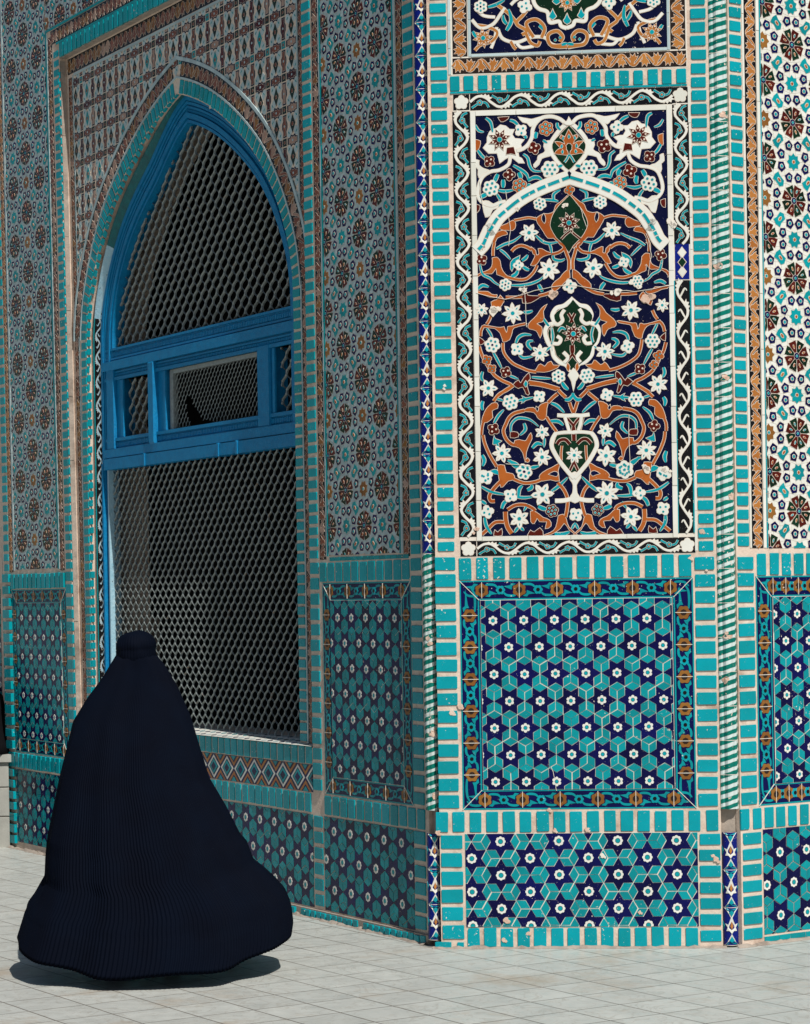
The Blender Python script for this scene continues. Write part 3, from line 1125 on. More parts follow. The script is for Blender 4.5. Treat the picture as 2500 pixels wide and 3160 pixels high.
for i in range(-2, 18):
    for j in range(-14, 10):
        cx, cy = 1.531 + i * cu, 4.348 + j * cv
        lean = SHR * (cy - 1.0) * .8 * max(0, (cx - 2.8) / 1.5)

        def put(poly, ly, mat, out=.0018, t=None):
            mx = sum(p[0] for p in poly) / len(poly)
            my = sum(p[1] for p in poly) / len(poly)
            if not outside(mx, my, .13):
                return
            if mx > 4.29 + SHR * (my - 1) - .02:
                return
            P = clip(poly, U0 + .002, 4.27 + SHR * (my - 1), V0, V1 - .002)
            if P:
                mb.inlay(L1, P, ly, mat, t, out=out)
        if not (U0 - .1 < cx < U1 + .1 and V0 < cy < V1 + .1):
            continue
        if outside(cx, cy, .10):
            P = clip(rect(cx - cu / 2 + .001, cx + cu / 2 - .001, cy - cv / 2 + .001, cy + cv / 2 - .001), U0, 4.275 + SHR * (cy - 1), V0, V1)
            if P:
                mb.prism(L1, P, -.002, .0008, 'outline', .4)
        # white petals on the diagonals
        for sx in (-1, 1):
            for sy in (-1, 1):
                px_, py_ = cx + sx * .043, cy + sy * .043
                P = [(cx + sx * .006, cy + sy * .033), (cx + sx * .03, cy + sy * .012), (cx + sx * .060, cy + sy * .032), (cx + sx * .064, cy + sy * .058), (cx + sx * .05, cy + sy * .066), (cx + sx * .026, cy + sy * .062)]
                put(jit(P, .001), 2, 'paleblue')
                P = [(px_ + .006 * math.cos(t) - sx * .011 * math.sin(t) * .6, py_ + sy * .009 * math.sin(t)) for t in [k * pi / 3 for k in range(6)]]
                put(P, 3, 'teal', .001)
        g_ = 'bottle' if RND.random() < .75 else 'teal'
        put([(cx - .03, cy), (cx, cy - .05), (cx + .03, cy), (cx, cy + .05)], 3, g_)
        put(ngon(cx, cy, .0105, 8), 4, 'rust', .001)
        # upright bar
        bx = cx - cu / 2
        P = [(-.021, -.060), (.021, -.060), (.018, -.03), (.030, -.013), (.030, .013), (.018, .03), (.021, .060), (-.021, .060), (-.018, .03), (-.030, .013), (-.030, -.013), (-.018, -.03)]
        put([(bx + x, cy + y) for x, y in P], 2, 'midnight')
        put([(bx + x * .56, cy + y * .84) for x, y in P], 3, RND.choice(('rust', 'rust', 'rust', 'pinkclay', 'maroon')), .0015)
        put(ngon(bx, cy, .007, 7), 4, 'paleblue', 0)
        # lying star bar
        by = cy - cv / 2
        P = [(-.056, -.016), (-.03, -.016), (-.022, -.03), (0, -.022), (.022, -.03), (.03, -.016), (.056, -.016), (.056, .016), (.03, .016), (.022, .03), (0, .022), (-.022, .03), (-.03, .016), (-.056, .016)]
        put([(cx + x * 1.1, by + y * 1.1) for x, y in P], 2, 'midnight')
        put([(cx + x * .80, by + y * .68) for x, y in P], 3, RND.choice(('rust', 'rust', 'rust', 'pinkclay', 'maroon')), .0015)
        put(ngon(cx, by, .007, 7), 4, 'paleblue', 0)
        put(rect(bx - .022, bx + .022, by - .020, by + .020), 3, RND.choice(('bottle', 'bottle', 'teal')))
        put(ngon(bx, by, .009, 7), 4, 'rust', .001)
mb.build('spandrel_mosaic', LWALL)

# ---- brick ring, leaf band and jamb lining of the opening
B1 = band(D1)
mb = MB()
n = round(PLEN / .056)
p = PLEN / n
tA = PT[len(HALFP) - 1]
for i in range(n):
    t = i * p
    if t < tA < t + p:
        continue
    brick(mb, B1, t + .007, t + p - .007, .006, .084, h=.007)
RV = reveal(D1)
nl = round((PLEN - tA) / .056)
for i in range(nl):
    t = tA + i * (PLEN - tA) / nl
    w = .034 + RND.uniform(-.006, .003)
    if RND.random() < .18:
        w *= .55
    brick(mb, RV, t + .007, t + (PLEN - tA) / nl - .007, -.003, w, h=.004)
mb.build('brick_border', LWALL)
mb = MB()
i0 = min(i for i, (x, y) in enumerate(PATH) if y > 3.30)
tS = PT[i0]
for (t0, t1) in ((tS, tA - .02), (tA + .02, PLEN - tS)):
    leaf_vine_p(LWALL, lambda t, w, h: B1(t, .145 + w, h), t0, t1, .092, .125, pink=True, base=.004)
mb.build('leaf_border', LWALL)
mb = MB()
for (t0, t1) in ((tS - .02, tA), (tA, PLEN - tS + .02)):
    nseg = int((t1 - t0) / .045)
    for i in range(nseg):
        a, c = t0 + (t1 - t0) * i / nseg, t0 + (t1 - t0) * (i + 1) / nseg
        for w0, w1 in ((.088, .100), (.191, .212)):
            mb.prism(B1, [(a, w0), (c, w0), (c, w1), (a, w1)], -.004, .009, 'paleblue', RND.random())
mb.build('glazed_strip', LWALL)
# lining of the left jamb: painted scroll tiles, fading to green paint in the arch
mb = MB()
tJ = PLEN - 2.55 - .0
white_vine(mb, lambda t, w, h: RV(t, .098 + w, h), tJ, PLEN - .02, .062, .145, flowers=False, ground='black', wm='palepaint', base=.002)
nseg = 40
for i in range(nseg):
    a, c = tJ + (PLEN - tJ) * i / nseg, tJ + (PLEN - tJ) * (i + 1) / nseg
    mb.prism(RV, rect(a, c, .055, .062), -.004, .004, 'teal')
for i in range(26):
    a, c = tA + (tJ - tA) * i / 26, tA + (tJ - tA) * (i + 1) / 26
    mb.prism(RV, rect(a, c, .058, .15), -.004, .002 + i * .00002, 'greenpaint' if i < 19 else 'palepaint')
mb.build('jamb_lining', LWALL)

# ---- window
Bf0 = band(FRD)
Bf = lambda t, w, h: Bf0(t, w - SPLAY * inset(t), h)
Pf = LW.at(FRD)


def profile(mb, mp, t0, t1, w0, w1, d0, d1, mat, step=.04):
    n = max(1, int(abs(t1 - t0) / step))
    for i in range(n):
        a, c = t0 + (t1 - t0) * i / n, t0 + (t1 - t0) * (i + 1) / n
        mb.prism(mp, [(a, w0), (c, w0), (c, w1), (a, w1)], d0, d1, mat, .5, bev=0)


tU = PT[min(i for i, (x, y) in enumerate(PATH) if y > 2.50)]
mb = MB()
for sgn in (0, 1):
    a, c = (tU, tA) if sgn == 0 else (tA, PLEN - tU)
    profile(mb, Bf, a, c, -.155, 0, -.07, 0, 'bluepaint')
    profile(mb, Bf, a, c, -.030, 0, 0, .022, 'bluepaint')
    profile(mb, Bf, a, c, -.052, -.036, 0, .016, 'bluepaint')
    profile(mb, Bf, a, c, -.074, -.060, 0, .012, 'bluepaint')
    profile(mb, Bf, a, c, -.128, -.098, 0, .018, 'bluepaint')
    profile(mb, Bf, a, c, -.155, -.138, 0, .010, 'bluepaint')
    k = int((c - a) / .016)
    for i in range(k):
        t = a + (c - a) * i / k
        mb.prism(Bf, rect(t + .003, t + .013, -.095, -.078), -.002, .008, 'bluepaint', RND.random(), bev=.002)
    a, c = (.0, tU) if sgn == 0 else (PLEN - tU, PLEN)
    profile(mb, Bf, a, c, -.055, 0, -.07, 0, 'bluepaint')
    profile(mb, Bf, a, c, -.020, 0, 0, .03, 'bluepaint')
    profile(mb, Bf, a, c, -.068, -.052, -.06, .012, 'palepaint')
WIN = mb.build('window', BLD, 'pointed arch window with carved blue painted wooden frame and wire grilles')

zx = 570 / 1708


def wpx(x, y):
    return LW.px(330 + x * zx, 880 + y * zx, FRD)


u_l = UC + 1.415 - SPLAY - .02
u_r = UC - 1.415 + .01
mb = MB()
for (v0, v1, h) in ((3.03, 3.232, .0), (3.095, 3.150, .030), (3.160, 3.172, .014), (3.218, 3.232, .014), (3.03, 3.050, .018), (3.076, 3.086, .012)):
    mb.prism(Pf, rect(u_r, u_l, v0, v1), -.07, h + .0006, 'bluepaint', .5, bev=.004 if h > .01 else 0)
n = 130
for i in range(n):
    u = u_r + (u_l - u_r) * i / n
    mb.prism(Pf, jit(rect(u + .003, u + .017, 3.178, 3.208), .001), -.002, .011, 'bluepaint', .5, bev=.003)
    mb.prism(Pf, jit(rect(u + .003, u + .017, 3.054, 3.073), .001), -.002, .010, 'bluepaint', .5, bev=.003)
for (v0, v1, h) in ((2.548, 2.672, .0), (2.552, 2.605, .026), (2.652, 2.672, .016)):
    mb.prism(Pf, rect(u_r, u_l, v0, v1), -.07, h + .0006, 'bluepaint', .5, bev=.004 if h > .01 else 0)
for i in range(n):
    u = u_r + (u_l - u_r) * i / n
    mb.prism(Pf, jit(rect(u + .003, u + .017, 2.615, 2.645), .0015), -.002, .011, 'bluepaint', .5, bev=.003)
mb.build('rail', WIN)
mb = MB()
mb.prism(Pf, rect(u_r, u_l - .02, 2.478, 2.546), -.05, .034, 'bluepaint', .5, bev=.004)
for x in (395, 1080, 1255):
    uu = wpx(x, 1600)[0]
    mb.prism(Pf, rect(uu - .012, uu + .012, 2.474, 2.550), -.05, .040, 'bluepaint', .5, bev=.003)
mb.build('tie_bar', WIN)
ML0, ML1 = wpx(480, 1000)[0], wpx(425, 1000)[0]
MLi = wpx(560, 1000)[0]
MR0, MR1 = wpx(1570, 900)[0], wpx(1418, 900)[0]
for (a, c, e1, e2) in ((ML0, ML1, MLi, ML1), (MR0, MR1, MR0, MR1)):
    mb = MB()
    mb.prism(Pf, rect(min(a, e1), c, 2.672, 3.03), -.068, .0012, 'bluepaint', .5)
    mb.prism(Pf, rect(a + .006, c - .006, 2.60, 3.10) if a == ML0 else rect(a + .05, c - .006, 2.60, 3.06), -.002, .036 if a == ML0 else .022, 'bluepaint', .5, bev=.010)
    if a == ML0:
        mb.prism(Pf, rect(e1, e1 + .03, 2.672, 3.03), -.06, .014, 'bluepaint', .5, bev=.004)
    else:
        mb.prism(Pf, rect(a, a + .03, 2.672, 3.03), -.06, .012, 'bluepaint', .5, bev=.004)
    mb.build('mullion', WIN)
# side frame of the small left light
mb = MB()
mb.prism(Pf, rect(wpx(165, 1000)[0], u_l, 2.672, 3.03), -.068, .0014, 'bluepaint', .5)
mb.prism(Pf, rect(wpx(95, 1000)[0], wpx(30, 1000)[0], 2.60, 3.12), -.002, .026, 'bluepaint', .5, bev=.008)
mb.prism(Pf, rect(wpx(165, 1000)[0], wpx(165, 1000)[0] + .04, 2.672, 3.03), -.06, .012, 'bluepaint', .5, bev=.004)
mb.build('stile', WIN)


def grille(mb, dep, u0, u1, v0, v1, pu, pv, w, thick, ok, mat='mesh_metal', per=10, lean=.004, bump=.0):
    """expanded metal: neighbouring zig-zag strands touch, each strand has depth"""
    f_ = LW.at(dep)
    n = int((u1 - u0) / (pu / 2)) + 1
    m_ = int((v1 - v0) / pv * per) + 1
    for i in range(n + 1):
        uc = u0 + i * pu / 2
        sg = 1 if i % 2 else -1
        ring = None
        wob = RND.uniform(-.0015, .0015)
        for k in range(m_ + 1):
            v = v0 + k * pv / per
            s = math.sin(2 * pi * k / per)
            s = max(-1, min(1, 1.25 * s))
            u = uc + wob + sg * s * (pu / 4 - w * .22) + RND.uniform(-.0008, .0008)
            if not ok(u, v):
                ring = None
                continue
            slope = sg * math.cos(2 * pi * k / per)
            tw = slope * thick * .35
            q = w * RND.uniform(.85, 1.2)
            new = [f_(u - q / 2, v, thick / 2 + tw), f_(u + q / 2, v, thick / 2 - tw), f_(u + q / 2, v, -thick / 2 - tw), f_(u - q / 2, v, -thick / 2 + tw)]
            if ring:
                for a in range(4):
                    c = (a + 1) % 4
                    mb.face((ring[a], ring[c], new[c], new[a]), mat, .5)
            ring = new


def in_arch(u, v):
    return v > 3.20 and abs(u - UC) < half(v + .03) - .03


mb = MB()
grille(mb, .150, 1.4, 4.2, 3.20, 4.6, .104, .100, .0075, .011, in_arch)
mb.build('wire_grille', WIN)
mb = MB()
grille(mb, .142, 1.39, 4.09, .90, 2.50, .081, .082, .0062, .008, lambda u, v: v < 2.49)
mb.build('wire_grille', WIN)
mb = MB()
grille(mb, .150, ML1 - .02, wpx(165, 1000)[0] + .03, 2.66, 3.05, .104, .100, .0072, .010, lambda u, v: True)
grille(mb, .150, 1.38, MR0 + .03, 2.66, 3.05, .104, .100, .0072, .010, lambda u, v: True)
mb.build('wire_grille', WIN)
# finer torn mesh in the middle light
hole = [wpx(*p) for p in ((700, 1060), (735, 1020), (760, 1110), (820, 1180), (850, 1250), (960, 1265), (990, 1310), (760, 1345), (735, 1250), (715, 1180))]


def in_poly(u, v, P):
    c = False
    for i in range(len(P)):
        (a, b_), (d_, e_) = P[i - 1], P[i]
        if (b_ > v) != (e_ > v) and u < (d_ - a) * (v - b_) / (e_ - b_) + a:
            c = not c
    return c


mb = MB()
grille(mb, .142, MR1 - .01, MLi + .01, 2.655, 3.04, .0465, .052, .0028, .003, lambda u, v: not in_poly(u, v, hole), per=8)
mb.prism(LW.at(.142), rect(MLi - .055, MLi - .01, 2.67, 3.03), -.02, .012, 'mesh_metal', .5, bev=.004)
mb.prism(LW.at(.142), rect(MR1, MLi - .01, 3.005, 3.03), -.02, .012, 'mesh_metal', .5, bev=.004)
mb.build('torn_mesh_panel', WIN)
# window sill
mb = MB()
f_ = LW.at(0)
for i in range(46):
    u0_ = 1.15 + (4.385 - 1.15) * i / 46
    u1_ = 1.15 + (4.385 - 1.15) * (i + 1) / 46
    for j in range(3):
        d0_, d1_ = -.012 + j * .062, -.012 + (j + 1) * .062
        vv = lambda d: .894 + .02 * (d / .17)
        mt = 'navy' if (i + j) % 2 else ('paleblue' if j != 1 else 'teal')
        um = (u0_ + u1_) / 2
        mb.face([f_(a, vv(d) + .0, -d) for a, d in ((u0_, d0_), (u1_, d0_), (u1_, d1_), (u0_, d1_))], 'white', .2)
        mb.face([f_(a, vv(d) + .0012, -d) for a, d in ((u0_ + .01, (d0_ + d1_) / 2), (um, d0_ + .012), (u1_ - .01, (d0_ + d1_) / 2), (um, d1_ - .012))], mt, RND.random())
    mb.face([f_(a, v, .012) for a, v in ((u0_, .892), (u1_, .892), (u1_, .8935), (u0_, .8935))], 'white', .3)
mb.build('sill', WIN)
# room behind, its darkness put into the near-black wall colour
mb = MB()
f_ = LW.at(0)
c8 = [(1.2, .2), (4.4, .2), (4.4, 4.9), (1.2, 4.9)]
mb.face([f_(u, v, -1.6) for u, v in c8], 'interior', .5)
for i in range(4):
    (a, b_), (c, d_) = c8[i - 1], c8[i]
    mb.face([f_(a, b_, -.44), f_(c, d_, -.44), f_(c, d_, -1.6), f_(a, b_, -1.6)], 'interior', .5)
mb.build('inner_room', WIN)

# ------------------------------------------------------------------ front wall
mb = MB()
brick_col_p(FWALL, F0, -.605, -.527, 1.87, 6.2, .0640, .017)
brick_col_p(FWALL, F0, .618, .690, 1.85, 6.2, .0640, .017)
brick_col_p(FWALL, F0, -.622, -.524, .655, 1.86, .0785, .020)
brick_col_p(FWALL, F0, .598, .692, .655, 1.84, .0785, .020)
brick_row_p(FWALL, F0, -.517, .594, 1.742, 1.845, .0785, .021)
brick_row_p(FWALL, F0, -.525, .606, 4.052, 4.122, .0655, .020)
brick_row_p(FWALL, F0, -.648, .700, .549, .645, .0795, .022)
brick_col_p(FWALL, F0, -.614, -.512, .035, .545, .079, .021)
brick_col_p(FWALL, F0, .600, .698, .02, .545, .079, .021)
brick_row_p(FWALL, F0, -.505, .597, .006, .096, .0785, .020)
for a, c in ((-.655, -.575), (-.53, -.50), (-.62, -.58)):
    pass
brick(mb, F0, -.648, -.572, .004, .034)
brick(mb, F0, -.545, -.512, .004, .030)
mb.build('brick_border', FWALL)
mb = MB()
bar_p(FWALL, F0, -.515, .600, 4.041, 4.050, 'turquoise', .005, .14)
bar_p(FWALL, F0, -.520, -.508, 4.13, 5.6, 'paleblue', .004, .12)
bar_p(FWALL, F0, .602, .614, 1.86, 4.04, 'white', .002, .2)
mb.build('glazed_strip', FWALL)
mb = MB()
tile_border_p(FWALL, F0, -.508, .590, .655, 1.738, .093, .1635, .165)
mb.build('tile_border', FWALL)
mb = MB()
star_panel_p(FWALL, F0, -.410, .492, .748, 1.645, .1446, -.351, 1.5475, base=.003, sq=1.014)
star_panel_p(FWALL, F0, -.502, .594, .100, .543, .159, -.332, .346, turned=True, ring=True, base=.001)
mb.build('star_tile_panel', FWALL)

# ---- tall floral panel
UA = .043
KX = {'T': (1380, 260, .4103), 'A': (1450, 560, .3487), 'C': (1450, 880, .3487), 'E': (1450, 1180, .3487),
      'G': (1380, 1420, .4205), 'U': (1390, 0, .7795)}
CN = {'O': 'orange', 'T': 'turquoise', 'W': 'white', 'M': 'maroon', 'G': 'bottle', 'N': 'midnight', 'A': 'amber'}
PM = 1 / 655.0
mb = MB()
mb.prism(F0, rect(-.502, .606, 1.850, 4.040), -.015, .0005, 'grout', .3)
mb.prism(F0, rect(-.397, .501, 1.945, 3.932), -.015, .0012, 'midnight', .3)
for i in range(60):
    a, v = RND.uniform(-.38, .45), RND.uniform(1.96, 3.85)
    if RND.random() < .25:
        mb.inlay(F0, jit(rect(a, a + RND.uniform(.02, .06), v, v + RND.uniform(.02, .05)), .006), .25, 'cobalt', RND.random())
for (a, c, e_, f_) in ((-.420, -.397, 1.925, 3.955), (.501, .524, 1.925, 3.955), (-.397, .501, 1.925, 1.945), (-.397, .501, 3.932, 3.955)):
    bar(mb, F0, a, c, e_, f_, 'white', .005, .2)


def P2(key, pts):
    x0, y0, k = KX[key]
    return [FW.px(x0 + k * x, y0 + k * y) for x, y in pts]


def both(fn, pts, one=False):
    fn(pts)
    if not one:
        fn([(2 * UA - u, v) for u, v in pts])


def wob(pts, a=.0022):
    return [(u + RND.uniform(-a, a), v + RND.uniform(-a, a)) for u, v in pts]


def S(key, col, w, pts, ly=3, taper=False, one=False, out=.0024):
    q = P2(key, pts)
    both(lambda p: mb.stroke(F0, wob(p), w * KX[key][2] * PM, ly, CN[col], out=out, taper=taper, tint=RND.random() * .7, n=6), q, one)


def B(key, col, pts, ly=3, one=False, out=.0024, smooth=True):
    q = P2(key, pts)
    if smooth:
        q = spline(q + [q[0]], 2)[:-1]
    both(lambda p: mb.inlay(F0, wob(p, .001), ly, CN[col], RND.random() * .7, out=out), q, one)


def FL(key, kind, x, y, r, one=False, col='W'):
    (u, v), = P2(key, [(x, y)])
    r *= KX[key][2] * PM

    def put(p):
        (a, c), = p
        rt = RND.random() * 6
        m_ = CN[col]
        r1 = r * RND.uniform(.92, 1.06)
        if kind == 'star':
            n = RND.choice((6, 7, 7, 8))
            P = []
            for i in range(n):
                t = rt + 2 * pi * i / n
                d_ = pi / n
                P += [(r1, t), (r1 * .80, t + d_ * .45), (r1 * .52, t + d_), (r1 * .80, t + 2 * d_ - d_ * .45)]
            mb.inlay(F0, [(a + q * math.cos(t), c + q * math.sin(t)) for q, t in P], 5, m_, .2, out=.002)
            for i in range(n):
                t = rt + 2 * pi * i / n
                ex, ey = a + r * .58 * math.cos(t), c + r * .58 * math.sin(t)
                mb.inlay(F0, [(ex + r * .17 * math.cos(t), ey + r * .17 * math.sin(t)), (ex - r * .06 * math.sin(t), ey + r * .06 * math.cos(t)),
                              (ex - r * .17 * math.cos(t), ey - r * .17 * math.sin(t)), (ex + r * .06 * math.sin(t), ey - r * .06 * math.cos(t))], 6, 'turquoise' if i % 2 else 'outline')
            mb.inlay(F0, ngon(a, c, r * .2, 7), 6, 'turquoise', out=.0012)
        elif kind == 'round':
            mb.inlay(F0, lobed(a, c, r1, 6, .2, rt, 4), 5, m_, .3, out=.002)
            for i in range(6):
                t = rt + 2 * pi * i / 6
                mb.inlay(F0, ngon(a + r * .58 * math.cos(t), c + r * .58 * math.sin(t), r * .165, 7), 6, 'turquoise', out=.0012)
            mb.inlay(F0, ngon(a, c, r * .16, 7), 6, RND.choice(('navy', 'turquoise')), out=.0012)
        elif kind == 'bud':
            mb.inlay(F0, lobed(a, c, r1, 4, .34, rt, 4), 5, m_, .3, out=.002)
            for i in range(3):
                t = rt + 2 * pi * i / 3
                mb.inlay(F0, ngon(a + r * .42 * math.cos(t), c + r * .42 * math.sin(t), r * .17, 6), 6, 'turquoise' if col != 'M' else 'outline')
        elif kind == 'lotus':
            for i in range(8):
                t = rt + 2 * pi * i / 8
                P = [(r * .15, t), (r * .6, t - .33), (r * 1.02, t), (r * .6, t + .33)]
                mb.inlay(F0, [(a + q * math.cos(s_), c + q * math.sin(s_)) for q, s_ in P], 5, m_, out=.002)
                mb.inlay(F0, ngon(a + r * .66 * math.cos(t), c + r * .66 * math.sin(t), r * .10, 6), 6, 'outline')
            mb.inlay(F0, ngon(a, c, r * .40, 10), 5.3, m_)
            mb.inlay(F0, ngon(a, c, r * .24, 8), 6.2, 'turquoise', out=.0015)
    both(put, [(u, v)], one)


# upper field, above the painted arch
S('T', 'W', 22, [(890, 300), (850, 262), (790, 243), (720, 252), (670, 292), (642, 345), (636, 400), (610, 450), (570, 485), (520, 500)])
B('T', 'W', [(535, 248), (570, 285), (600, 292), (625, 318), (665, 300), (690, 275), (722, 258), (700, 246), (650, 262), (610, 262)])
B('T', 'W', [(300, 440), (272, 478), (312, 520), (378, 520), (398, 592), (440, 560), (470, 545), (500, 560), (540, 592), (578, 592), (560, 560), (538, 548), (535, 512), (562, 480), (550, 452), (578, 420), (540, 412), (510, 410), (488, 378), (505, 340), (470, 342), (440, 316), (400, 308), (370, 336), (338, 340), (318, 362), (300, 400)], 2, smooth=False)
FL('T', 'lotus', 395, 418, 80, col='M')
B('T', 'M', [(450, 480), (500, 472), (515, 530), (480, 520), (445, 528)], 4, smooth=False)
S('T', 'W', 20, [(475, 540), (460, 600), (400, 642), (330, 660), (275, 690), (245, 740), (232, 820), (250, 872), (290, 902), (340, 912), (400, 890), (440, 882)])
B('T', 'W', [(215, 568), (240, 575), (240, 610), (280, 638), (320, 652), (282, 690), (250, 712), (232, 680), (235, 640), (212, 620)], 2)
B('T', 'W', [(270, 880), (312, 880), (350, 905), (420, 890), (452, 880), (440, 912), (390, 930), (340, 945), (320, 988), (290, 1000), (278, 960), (268, 920)], 2)
B('T', 'W', [(735, 430), (790, 428), (802, 480), (790, 530), (752, 545), (710, 560), (690, 602), (660, 628), (652, 606), (680, 570), (685, 540), (720, 520), (740, 500), (728, 470)], 2)
S('T', 'W', 26, [(917, 285), (850, 340), (790, 420), (775, 480), (800, 545), (860, 612), (914, 660)], 2)
B('T', 'G', [(917, 312), (855, 372), (802, 430), (790, 480), (818, 540), (868, 600), (914, 645), (960, 600), (1012, 540), (1040, 480), (1028, 430), (975, 372)], 3, one=True)
for pet in ([(915, 345), (890, 395), (900, 440), (930, 440), (944, 395)], ):
    B('T', 'O', pet, 4, one=True)
B('T', 'O', [(858, 385), (850, 402), (880, 430), (888, 462), (908, 440), (895, 402)], 4)
B('T', 'O', [(812, 435), (830, 455), (858, 484), (890, 500), (892, 460), (850, 436)], 4)
B('T', 'O', [(810, 522), (838, 490), (890, 486), (912, 530), (870, 528)], 4)
for x, y in ((915, 395), (862, 468), (872, 408), (868, 510)):
    FL('T', 'dot', x, y, 10) if False else B('T', 'T', [(x, y - 15), (x + 9, y), (x, y + 15), (x - 9, y)], 5, out=.0015)
S('T', 'T', 13, [(915, 530), (900, 560), (880, 592)], 4)
B('T', 'W', [(915, 248), (898, 280), (878, 292), (900, 306), (932, 306), (950, 292), (932, 280)], 4, one=True)
FL('T', 'round', 745, 335, 56, col='O')
FL('T', 'bud', 655, 482, 52, col='M')
FL('T', 'bud', 318, 582, 46, col='M')
FL('T', 'bud', 468, 682, 50, col='M')
FL('T', 'round', 545, 765, 57, col='O')
FL('T', 'round', 773, 642, 64)
FL('T', 'round', 330, 783, 64)
FL('T', 'bud', 555, 348, 52)
for w, pts in ((18, [(572, 525), (608, 555), (620, 612), (650, 652), (716, 655)]), (20, [(498, 612), (560, 642), (598, 680), (612, 722)]),
               (24, [(605, 722), (650, 702), (690, 708), (722, 738)]), (20, [(388, 800), (440, 805), (498, 795)]),
               (20, [(372, 830), (400, 872), (402, 920), (372, 960), (338, 988)]), (28, [(380, 680), (362, 712), (352, 738)]),
               (28, [(420, 720), (425, 752), (418, 782)]), (30, [(298, 828), (270, 842), (250, 852)]), (20, [(468, 268), (512, 290), (562, 342)]),
               (20, [(288, 258), (325, 285), (340, 362)]), (16, [(212, 310), (235, 350), (278, 362)]), (20, [(228, 495), (260, 540), (302, 572)]),
               (20, [(828, 290), (832, 320), (852, 346)]), (26, [(672, 360), (668, 390), (670, 412)]), (18, [(718, 425), (752, 440)]),
               (22, [(580, 385), (590, 400), (588, 412)]), (22, [(832, 628), (870, 610)]), (30, [(540, 668), (552, 690), (556, 712)]), (30, [(600, 760), (640, 778)])):
    S('T', 'T', w, pts, 3, taper=True)
B('T', 'O', [(215, 418), (250, 430), (245, 470), (225, 500), (215, 492)], 3)
B('T', 'M', [(212, 905), (245, 915), (240, 950), (214, 968)], 3)
B('T', 'M', [(385, 252), (462, 246), (440, 275), (405, 282)], 3)
# painted arch: white, turquoise, white
arc = P2('T', [(917, 702), (800, 745), (680, 795), (560, 860), (450, 945), (380, 1010), (330, 1090)]) + P2('A', [(176, 435), (146, 500), (118, 560), (62, 620)])
arc = spline(arc, 6)


def arch_piece(p):
    mb.stroke(F0, p, .062, 7, 'white', out=.003, tint=.2, n=1)
    k = 0
    while k < len(p) - 4:
        L_ = RND.choice((4, 5, 6))
        mb.stroke(F0, p[k:k + L_], .0155, 8.4, 'turquoise', out=.0022, n=1)
        k += L_
    for k in range(2, len(p) - 2, 3):
        (x0, y0), (x1, y1) = p[k], p[k + 1]
        d = math.hypot(x1 - x0, y1 - y0)
        nx, ny = -(y1 - y0) / d, (x1 - x0) / d
        for sg in (-1, 1):
            mb.stroke(F0, [(x0 + sg * nx * .010, y0 + sg * ny * .010), (x0 + sg * nx * .028, y0 + sg * ny * .028)], .0016, 8, 'outline', out=0)


both(arch_piece, arc)
# main field, first register
B('A', 'O', [(882, 108), (800, 185), (760, 215), (742, 270), (690, 290), (648, 288), (598, 320), (590, 345), (622, 402), (650, 442), (690, 502), (742, 500), (802, 562), (830, 560), (900, 560), (900, 108)], 2)
B('A', 'G', [(884, 122), (790, 215), (740, 290), (714, 360), (722, 420), (770, 500), (840, 570), (876, 628), (912, 570), (982, 500), (1030, 420), (1040, 360), (1012, 290), (962, 215)], 3.3, one=True)
B('A', 'N', [(655, 288), (672, 330), (660, 370), (640, 340), (640, 305)], 4)
FL('A', 'bud', 881, 78, 46, one=True, col='O')
S('A', 'O', 16, [(590, 335), (520, 325), (450, 330), (388, 348)], 3)
B('A', 'O', [(262, 402), (330, 375), (380, 345), (402, 368), (404, 402), (380, 432), (330, 430), (280, 426)], 3)
B('A', 'O', [(200, 490), (260, 445), (312, 438), (332, 466), (290, 480), (242, 500), (215, 556), (203, 530)], 3)
S('A', 'O', 20, [(215, 545), (206, 600), (208, 662)], 3)
B('A', 'O', [(200, 680), (236, 674), (266, 702), (276, 762), (312, 822), (352, 852), (330, 862), (270, 832), (240, 822), (235, 765), (215, 792), (190, 816), (120, 816), (62, 850), (32, 900), (24, 872), (60, 830), (130, 800), (180, 775), (200, 730)], 3)
S('A', 'O', 20, [(335, 850), (430, 872), (500, 860), (550, 822), (580, 775), (592, 738)], 3)
S('A', 'O', 22, [(368, 622), (400, 585), (450, 570), (500, 577), (545, 602)], 3)
B('A', 'O', [(543, 580), (560, 640), (580, 662), (540, 742), (592, 732), (622, 682), (680, 652), (732, 640), (680, 622), (640, 600), (608, 598), (615, 642), (590, 652), (580, 612)], 3.2)
S('A', 'O', 20, [(720, 642), (780, 632), (822, 602), (832, 572), (800, 548)], 3)
S('A', 'O', 22, [(878, 780), (876, 705), (862, 645), (842, 590)], 3)
B('A', 'O', [(878, 778), (832, 810), (802, 850), (760, 882), (728, 922), (736, 962), (782, 940), (832, 900), (862, 862), (884, 850)], 3)
for w, pts in ((20, [(238, 600), (300, 560), (382, 528), (452, 480)]), (18, [(268, 602), (312, 640), (362, 692)]), (26, [(460, 702), (490, 680), (516, 648)]),
               (28, [(368, 842), (412, 818), (432, 780)]), (26, [(468, 758), (500, 775), (530, 782)]), (20, [(588, 480), (640, 530), (700, 552), (782, 538)]),
               (18, [(700, 550), (720, 592), (726, 648)]), (22, [(735, 652), (745, 690), (800, 702), (842, 688)]), (18, [(90, 730), (105, 790), (122, 832), (180, 860), (222, 900), (280, 928)]),
               (20, [(365, 920), (450, 920), (540, 906), (622, 870), (652, 838)]), (28, [(605, 915), (630, 945), (645, 975)]), (26, [(68, 952), (112, 920), (172, 932)]),
               (20, [(660, 165), (740, 172), (782, 182)]), (22, [(745, 165), (744, 110), (802, 72)])):
    S('A', 'T', w, pts, 3, taper=True)
